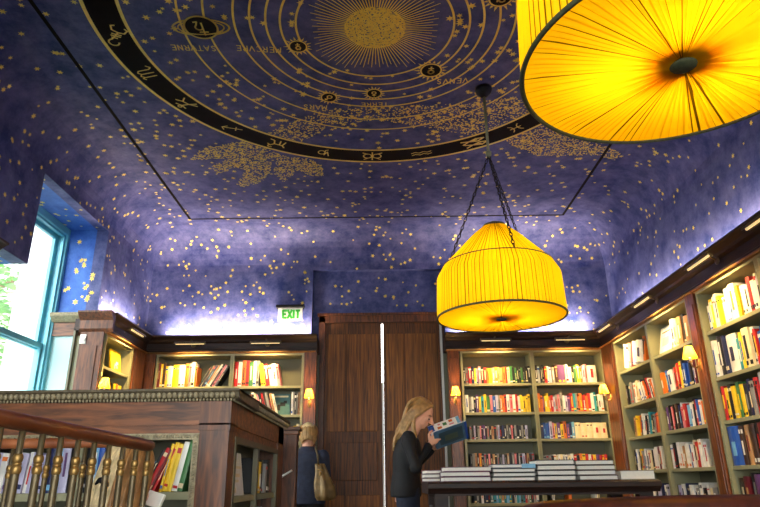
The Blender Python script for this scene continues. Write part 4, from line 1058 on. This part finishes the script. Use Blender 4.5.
obj('eyes', bm, M['eyew'], wm, True)
bm = bmesh.new()
for s in (-1, 1): ell(bm, hp(.074, s*.044, .014), (.016, .018, .0045), hr, 10)
obj('eyebrows', bm, M['hair3'], wm, True)
bm = bmesh.new(); ell(bm, hp(.0935, 0, -.054), (.0035, .018, .004), hr, 10); ell(bm, hp(.091, 0, -.065), (.0035, .016, .004), hr, 10); obj('lips', bm, M['lips'], wm, True)
# hair: cap and long strands
bm = bmesh.new(); ell(bm, hp(-.032, 0, .036), (.096, .084, .092), hr, 20)
hcap = obj('hair', bm, M['hair'], wm, True)
paths = []
for k in range(52):
    s = -1 if k % 2 else 1; u = (k//2)/25          # u: 0 front ... 1 back of the head
    x0 = .058-.115*u; st = hp(x0, s*.010, .120-.9*max(0, x0)**1.0*.45)
    m1 = hp(.038-.085*u, s*.064, .085-.02*u); m2 = hp(-.006-.075*u, s*.090, .0-.01*u); m3 = hp(-.035-.065*u, s*(.092-.014*u), -.085)
    back = Vector((-.0-.085*u, s*(.098-.035*u), 1.37)); end = Vector((-.035-.075*u, s*(.115-.055*u), 1.315-.07*random.random()))
    if u < .16: back = Vector((.055-.2*u, s*.100, 1.30)); end = Vector((.06-.2*u, s*.112, 1.19+.05*random.random()))
    paths.append([st, m1, m2, m3, back, end])
for k in range(16):
    y = -.07+.14*k/15; paths.append([hp(-.06, y*.5, .115), hp(-.118, y*.9, .05), hp(-.128, y, -.03), Vector((-.06, y*1.1, 1.375)), Vector((-.108, y*1.2, 1.30)), Vector((-.125, y*1.3, 1.20+.06*random.random()))])
strands('hair_lengths', paths, M['hair'], wm, .0105, .006, 3)
# jacket, trousers, shoes
bm = bmesh.new()
loft(bm, [((-.03, 0, .835), .125, .185), ((-.03, 0, .90), .128, .188), ((-.025, 0, 1.03), .112, .160), ((-.01, 0, 1.17), .122, .178), ((-.005, 0, 1.27), .102, .185), ((.0, 0, 1.315), .075, .14), ((.008, 0, 1.345), .062, .08)], 24)
for a in (ARN, ARF):
    e = Vector(a[1]); w_ = Vector(a[2]); limb(bm, [a[0], a[1], e.lerp(w_, .90)], [.064, .054, .038], 14)
jk = blob('jacket', bm, M['blackcloth'], wm, .010, 5)
bm = bmesh.new()
for z in (1.02, .93): ell(bm, (.093, -.055, z), (.006, .008, .008))
for k in range(2): ell(bm, (Vector(ARN[1]).lerp(Vector(ARN[2]), .72+.1*k)+Vector((-.005, -.041, -.012))), .006)
obj('buttons', bm, M['black_metal'], jk, True)
bm = bmesh.new()
for s in (-1, 1): limb(bm, [(-.02, s*.07, .90), (.0, s*.085, .48), (-.03, s*.09, .10)], [.105, .072, .055], 14)
blob('trousers', bm, M['trouser'], wm, .012, 4)
for s in (-1, 1):
    bm = bmesh.new(); limb(bm, [(-.06, s*.09, .045), (.03, s*.095, .042), (.11, s*.1, .035)], [.044, .042, .034], 12); box(bm, -.10, .14, s*.095-.035, s*.095+.035, 0, .02); blob('shoe', bm, M['black_metal'], wm, .008, 3)
# ---- open picture book held up in the hands
P0, P1 = Vector((.452, 5.47, 1.205)), Vector((.722, 5.47, 1.293))
def book_half(bm, a, b, t, c0, th0, th1, up):
    """slab between hinge a-b and the far edge a+t, b+t; offset along up from th0 to th1"""
    vs = [a+up*th0, b+up*th0, b+t+up*th0, a+t+up*th0, a+up*th1, b+up*th1, b+t+up*th1, a+t+up*th1]
    v = [bm.verts.new(q) for q in vs]
    for f in ((0, 3, 2, 1), (4, 5, 6, 7), (0, 1, 5, 4), (1, 2, 6, 5), (2, 3, 7, 6), (3, 0, 4, 7)): bm.faces.new([v[i] for i in f]).material_index = c0
ex = (P1-P0).normalized()
tn = Vector((.0, -.20, .135)); tn = (tn-ex*tn.dot(ex)).normalized()*.235
tf = Vector((.0, .13, .21)); tf = (tf-ex*tf.dot(ex)).normalized()*.24
un = ex.cross(tn).normalized();  un = un if un.z > 0 else -un
uf = ex.cross(tf).normalized();  uf = uf if uf.y < 0 else -uf
ob = thing('picture_book', 'large open picture book with blue covers held by the reading person', 'book', (0, 0, 0))
cov_n = mat('blue_grey_cover', (84, 122, 150), .4, 0, .3, 9)
bm = bmesh.new()
book_half(bm, P0, P1, tn, 0, -.004, 0, un); book_half(bm, P0, P1, tf, 1, -.004, 0, uf)
# dark landscape printed on the near cover, blue edges of the cover
def patch(a, b, t, u0, u1, v0, v1, up, off, mi):
    q = [a+(b-a)*uu+t*vv+up*off for uu, vv in ((u0, v0), (u1, v0), (u1, v1), (u0, v1))]
    bm.faces.new([bm.verts.new(p) for p in q]).material_index = mi
patch(P0, P1, tn, .14, .86, .14, .84, un, -.0046, 2); patch(P0, P1, tn, .3, .7, .3, .62, un, -.0050, 3); patch(P0, P1, tn, .93, 1, 0, 1, un, -.0046, 1)
obj('cover', bm, [cov_n, BM['B'], mat('cover_dark_teal', (58, 86, 98), .4), mat('cover_olive', (88, 102, 84), .4), BM['L']], ob)
bm = bmesh.new(); book_half(bm, P0+ex*.004, P1-ex*.004, tn*.98, 0, 0, .008, un); book_half(bm, P0+ex*.004, P1-ex*.004, tf*.985, 0, 0, .008, uf)
for u0, u1, v0, v1, mi in ((.0, .16, .70, .98, 1), (.03, .12, .76, .92, 2), (.26, .40, .72, .82, 3), (.46, .58, .80, .92, 4), (.64, .80, .74, .80, 5), (.66, .78, .86, .96, 3), (.3, .38, .88, .94, 5), (.9, .995, .5, .99, 2)):
    patch(P0+ex*.004, P1-ex*.004, tf*.985, u0, u1, v0, v1, uf, .0086, mi)
obj('pages', bm, [M['paperw'], BM['B'], BM['L'], BM['O'], BM['G'], BM['I']], ob)

# ---- person with a shoulder bag, back turned to us (faces +y)
p2 = thing('person', 'person in dark navy jacket with golden shoulder bag, back turned, before the doors', 'person', (-.715, 6.25, 0))
bm = bmesh.new(); hr2 = Matrix.Rotation(math.radians(97), 3, 'Z') @ Matrix.Rotation(math.radians(32), 3, 'Y')
hc2 = Vector((.0, .07, 1.375)); hp2 = add_head(bm, hc2, hr2)
limb(bm, [(0, .0, 1.20), (0, .04, 1.30)], [.055, .052], 12)
loft(bm, [((0, 0, .78), .15, .10), ((0, 0, .92), .16, .11), ((0, 0, 1.05), .13, .09), ((0, 0, 1.15), .15, .095), ((0, 0, 1.23), .13, .07), ((0, .01, 1.26), .07, .05)])
A2 = [[(s*.155, 0, 1.19), (s*.185, .04, .97), (s*.12, .22, 1.0)] for s in (-1, 1)]
for a in A2: limb(bm, a, [.044, .036, .024], 10); add_hand(bm, a[2], (-.2*a[0][0], 1, .1), (-a[0][0], 0, 0), (0, 0, 1), .35)
for s in (-1, 1): limb(bm, [(s*.08, 0, .80), (s*.085, .01, .44), (s*.09, -.02, .07)], [.08, .052, .035], 12); limb(bm, [(s*.09, -.03, .04), (s*.1, .1, .03)], [.034, .027], 8)
blob('body', bm, M['skin'], p2, .0065, 4)
bm = bmesh.new(); ell(bm, hp2(-.028, 0, .034), (.094, .080, .088), hr2, 20); obj('hair', bm, M['hair2'], p2, True)
paths = []
for k in range(40):
    a = -1.3+2.6*k/39
    paths.append([hp2(.01, .02*math.sin(a), .120), hp2(-.06*math.cos(a), .074*math.sin(a), .09), hp2(-.112*math.cos(a), .080*math.sin(a), .02), hp2(-.108*math.cos(a)+.01, .074*math.sin(a), -.04), hp2(-.09*math.cos(a)+.012, .060*math.sin(a), -.085)])
strands('hair_lengths', paths, M['hair'], p2, .010, .005, 2)
bm = bmesh.new()
loft(bm, [((0, 0, .77), .185, .125), ((0, 0, .92), .185, .13), ((0, 0, 1.04), .165, .115), ((0, 0, 1.14), .178, .12), ((0, 0, 1.21), .165, .095), ((0, .015, 1.255), .085, .065), ((0, .02, 1.28), .062, .058)], 24)
for a in A2: limb(bm, [a[0], a[1], Vector(a[1]).lerp(Vector(a[2]), .9)], [.062, .052, .038], 12)
blob('jacket', bm, M['navycloth'], p2, .010, 5)
bm = bmesh.new()
for s in (-1, 1): limb(bm, [(s*.07, 0, .90), (s*.085, .01, .45), (s*.09, -.02, .1)], [.115, .07, .052], 12)
blob('trousers', bm, M['blackcloth'], p2, .012, 4)
for s in (-1, 1):
    bm = bmesh.new(); limb(bm, [(s*.09, -.06, .045), (s*.095, .04, .042), (s*.1, .11, .034)], [.042, .04, .033], 10); box(bm, s*.095-.035, s*.095+.035, -.09, .13, 0, .02); blob('shoe', bm, M['black_metal'], p2, .008, 3)
bg = thing('shoulder_bag', 'slouchy golden leather bag hanging from the shoulder of the person in navy', 'bag', (-.545, 6.16, 0))
bg.scale = (.85, .9, 1)
bm = bmesh.new(); loft(bm, [((.01, 0, .80), .085, .055), ((.015, 0, .83), .115, .075), ((.01, 0, .92), .112, .072), ((-.02, 0, 1.03), .075, .05), ((-.045, 0, 1.12), .045, .03)], 20)
bmesh.ops.subdivide_edges(bm, edges=bm.edges[:], cuts=2, use_grid_fill=True)
for v in bm.verts:
    a = math.atan2(v.co.y, v.co.x+.01); v.co += Vector((math.cos(a), math.sin(a), 0))*(.008*math.sin(5*a+9*v.co.z)+.005*math.sin(31*v.co.z+3*a))
obj('bag_body', bm, M['bag'], bg, True)
bm = bmesh.new(); tube(bm, [(-.055, -.02, 1.10), (-.065, -.04, 1.2), (-.095, .0, 1.262), (-.10, .07, 1.268), (-.07, .12, 1.2), (-.05, .03, 1.1)], .011, 8); obj('strap', bm, M['bronze'], bg, True)
bm = bmesh.new(); tube(bm, [(-.07, -.045, 1.07), (-.0, -.06, 1.06)], .007, 6); ell(bm, (-.03, -.06, 1.03), (.014, .008, .02)); obj('buckle', bm, M['brass'], bg, True)

# ---- person on the stairs, long fair hair seen from behind through the balusters
p3 = thing('person', 'person with very long fair hair in black clip, standing on the stairs behind the balusters', 'person', (-.822, 2.12, -.54))
p3.scale = (.82, .82, 1)
ZZ = .54
bm = bmesh.new(); hr3 = Matrix.Rotation(math.radians(75), 3, 'Z') @ Matrix.Rotation(math.radians(18), 3, 'Y'); hc3 = Vector((.02, 0.0, .955+ZZ)); hp3 = add_head(bm, hc3, hr3)
limb(bm, [(0, 0, .78+ZZ), (.01, .0, .88+ZZ)], [.055, .052], 12)
loft(bm, [((0, 0, .30+ZZ), .14, .09), ((0, 0, .45+ZZ), .15, .10), ((0, 0, .58+ZZ), .125, .085), ((0, 0, .7+ZZ), .14, .085), ((0, 0, .77+ZZ), .12, .065), ((0, 0, .80+ZZ), .07, .05)])
A3 = [[(-.145, 0, .73+ZZ), (-.17, .05, .5+ZZ), (-.06, .14, .62+ZZ)], [(.135, 0, .73+ZZ), (.165, .04, .53+ZZ), (.075, .12, .735+ZZ)]]
for a in A3: limb(bm, a, [.042, .035, .024], 10)
add_hand(bm, A3[0][2], (.8, .3, .3), (.2, .5, .6), (0, 0, 1), .3); add_hand(bm, A3[1][2], (.1, .2, 1), (.2, .9, -.1), (-1, 0, 0), .3, .9)
for s in (-1, 1): limb(bm, [(s*.075, 0, .32+ZZ), (s*.08, .0, .45), (s*.085, -.02, .07)], [.08, .055, .035], 12); limb(bm, [(s*.085, -.03, .04), (s*.09, .1, .03)], [.034, .027], 8)
blob('body', bm, M['skin'], p3, .0065, 4)
bm = bmesh.new(); ell(bm, hp3(-.024, 0, .034), (.102, .086, .094), hr3, 20); obj('hair', bm, M['hair2'], p3, True)
pa, pb = [], []
for k in range(60):
    u = -1+2*k/59; a = u*1.5
    st = hp3(.0, .03*u, .127); m1 = hp3(-.085*math.cos(a)-.01, .086*math.sin(a), .09-.02*abs(u)); m2 = hp3(-.128*math.cos(a), .094*math.sin(a), -.005); m3 = hp3(-.112*math.cos(a)-.015, .098*math.sin(a), -.12)
    m3 = Vector(m3); e1 = Vector((m3.x+(-.028 if u > 0 else .0)*abs(u), m3.y-.015, .74+ZZ)); e2 = Vector((e1.x+(-.05 if u > .1 else .012)*abs(u), e1.y-.01, .50+ZZ+.08*random.random()))
    (pa if u > -.25 else pb).append([st, m1, m2, m3, e1, e2])
strands('hair_lengths', pa, M['hair2'], p3, .0105, .006, 3); strands('hair_lengths', pb, M['hair3'], p3, .0105, .006, 3)
bm = bmesh.new(); c_ = hp3(-.135, .0, -.045)
for s in (-1, 1):
    tube(bm, [c_ + hr3 @ Vector((-.012, s*(.004+.006*j), .008*math.sin(j*1.1)+s*.003)) for j in range(5)], [.007, .008, .007, .006, .003], 8)
obj('hair_clip', bm, M['black_metal'], p3, True)
bm = bmesh.new()
loft(bm, [((0, 0, .28+ZZ), .165, .11), ((0, 0, .45+ZZ), .165, .115), ((0, 0, .58+ZZ), .145, .105), ((0, 0, .7+ZZ), .16, .105), ((0, 0, .765+ZZ), .135, .085), ((0, 0, .81+ZZ), .068, .06)], 22)
for a in A3: limb(bm, [a[0], a[1], Vector(a[1]).lerp(Vector(a[2]), .88)], [.056, .047, .034], 10)
blob('jacket', bm, M['blackcloth'], p3, .010, 4)
bm = bmesh.new()
for s in (-1, 1): limb(bm, [(s*.075, 0, .36+ZZ), (s*.08, 0, .45), (s*.085, -.02, .1)], [.095, .07, .05], 12)
blob('trousers', bm, M['trouser'], p3, .012, 3)
for s in (-1, 1):
    bm = bmesh.new(); limb(bm, [(s*.085, -.06, .045), (s*.088, .04, .042), (s*.09, .11, .034)], [.042, .04, .033], 10); blob('shoe', bm, M['black_metal'], p3, .008, 3)
bl = thing('booklet', 'small white booklet held beside the long fair hair, behind the handrail end', 'booklet', (-.742, 2.17, .885))
bl.rotation_euler = (math.radians(-15), math.radians(14), math.radians(-20))
bm = BB(-.030, .030, -.006, .006, 0, .045, w=.001); obj('cover', bm, M['paperw'], bl); obj('page_block', B(-.028, .032, -.004, .004, .002, .043), M['paper'], bl)

# ================================================================ OUTSIDE THE WINDOW
tr = thing('street_tree', 'pale green leafy tree outside the window', 'tree', (-6.6, 8.9, -4.0))
bm = bmesh.new(); limb(bm, [(0, 0, 0), (.1, 0, 3.5), (-.1, .2, 6.0), (.2, 0, 7.6)], [.22, .18, .13, .05], 10)
for k in range(9):
    a = k*2.4; z = 4.2+.35*k; limb(bm, [(0, 0, z), (.7*math.cos(a), .7*math.sin(a), z+.7), (1.2*math.cos(a), 1.2*math.sin(a), z+1.1)], [.07, .045, .02], 6)
obj('trunk', bm, M['bark'], tr, True)
bm = bmesh.new()
for k in range(9000):
    v = Vector((random.gauss(0, 1), random.gauss(0, 1), random.gauss(0, 1))).normalized()*random.uniform(.35, 1)**.5
    c = Vector((v.x*1.8, v.y*1.8, 6.3+v.z*2.5)); r = random.uniform(.05, .09)
    q = Matrix.Rotation(random.uniform(0, 6.28), 3, 'Z') @ Matrix.Rotation(random.uniform(-1.2, 1.2), 3, 'X')
    bm.faces.new([bm.verts.new(c + q @ Vector(p)) for p in ((-r, 0, 0), (0, -r*.5, 0), (r, 0, 0), (0, r*.5, 0))])
obj('foliage', bm, M['leaf'], tr)
bd = thing('stone_building', 'pale stone building across the street, seen through the window', 'building', (-11.5, 19.5, -4.0))
bd.rotation_euler = (0, 0, math.radians(32))
obj('facade', B(-3.0, 12, 0, 6, 0, 16), M['stone'], bd)
for z in (6.6, 10.2): obj('string_course', B(-3.1, 12.1, -.18, 0, z, z+.3), M['stone2'], bd)
for x in (-2.2, .2, 2.6, 5, 7.4):
    for z in (4, 7.4, 11):
        w = obj('window', B(x, x+1.1, -.05, .02, z, z+2.1), M['stone2'], bd); obj('pane', B(x+.12, x+.98, -.07, -.05, z+.12, z+1.98), M['palecyan'], w)
struct('ground', B(-40, 30, -30, 50, -4.2, -4.0), mat('asphalt', (62, 62, 64), .9, 0, .15, 3))

# ================================================================ LIGHT
w = bpy.data.worlds.new('World'); scene.world = w; w.use_nodes = True; nt = w.node_tree
bg_ = nt.nodes['Background']
bg_.inputs['Color'].default_value = (1, .985, .96, 1); bg_.inputs['Strength'].default_value = 9.5
light('sun', 'SUN', (5, -8, 12), 5.0, (255, 246, 232), math.radians(2), aim=(-.2, .32, -.92))
# daylight gathered at the window openings (portals for the sky)
for loc, sx, sy, aim in (((RX-.12, 5.0, 2.15), 1.9, 2.5, (1, 0, 0)), ((-.1, YF-.15, 1.52), 4.0, 2.35, (0, 1, 0))):
    l = light('window_portal', 'AREA', loc, 1, (255, 255, 255), sx, sy, aim=aim); l.data.cycles.is_portal = True

# ================================================================ CAMERA
cam = bpy.data.cameras.new('camera'); co = bpy.data.objects.new('camera', cam); C.objects.link(co)
cam.sensor_width = 36; cam.lens = 629/760*36; cam.clip_start = .02; cam.clip_end = 200
co.matrix_world = Matrix.Translation((0, 0, H)) @ Matrix.Rotation(math.radians(90+20.0), 4, 'X') @ Matrix.Rotation(math.radians(-.65), 4, 'Z')
scene.camera = co
vs = scene.view_settings
vs.view_transform = 'Standard'; vs.look = 'None'; vs.gamma = 1; vs.use_curve_mapping = False
vs.exposure = 0.2
print('books', NBOOK[0])
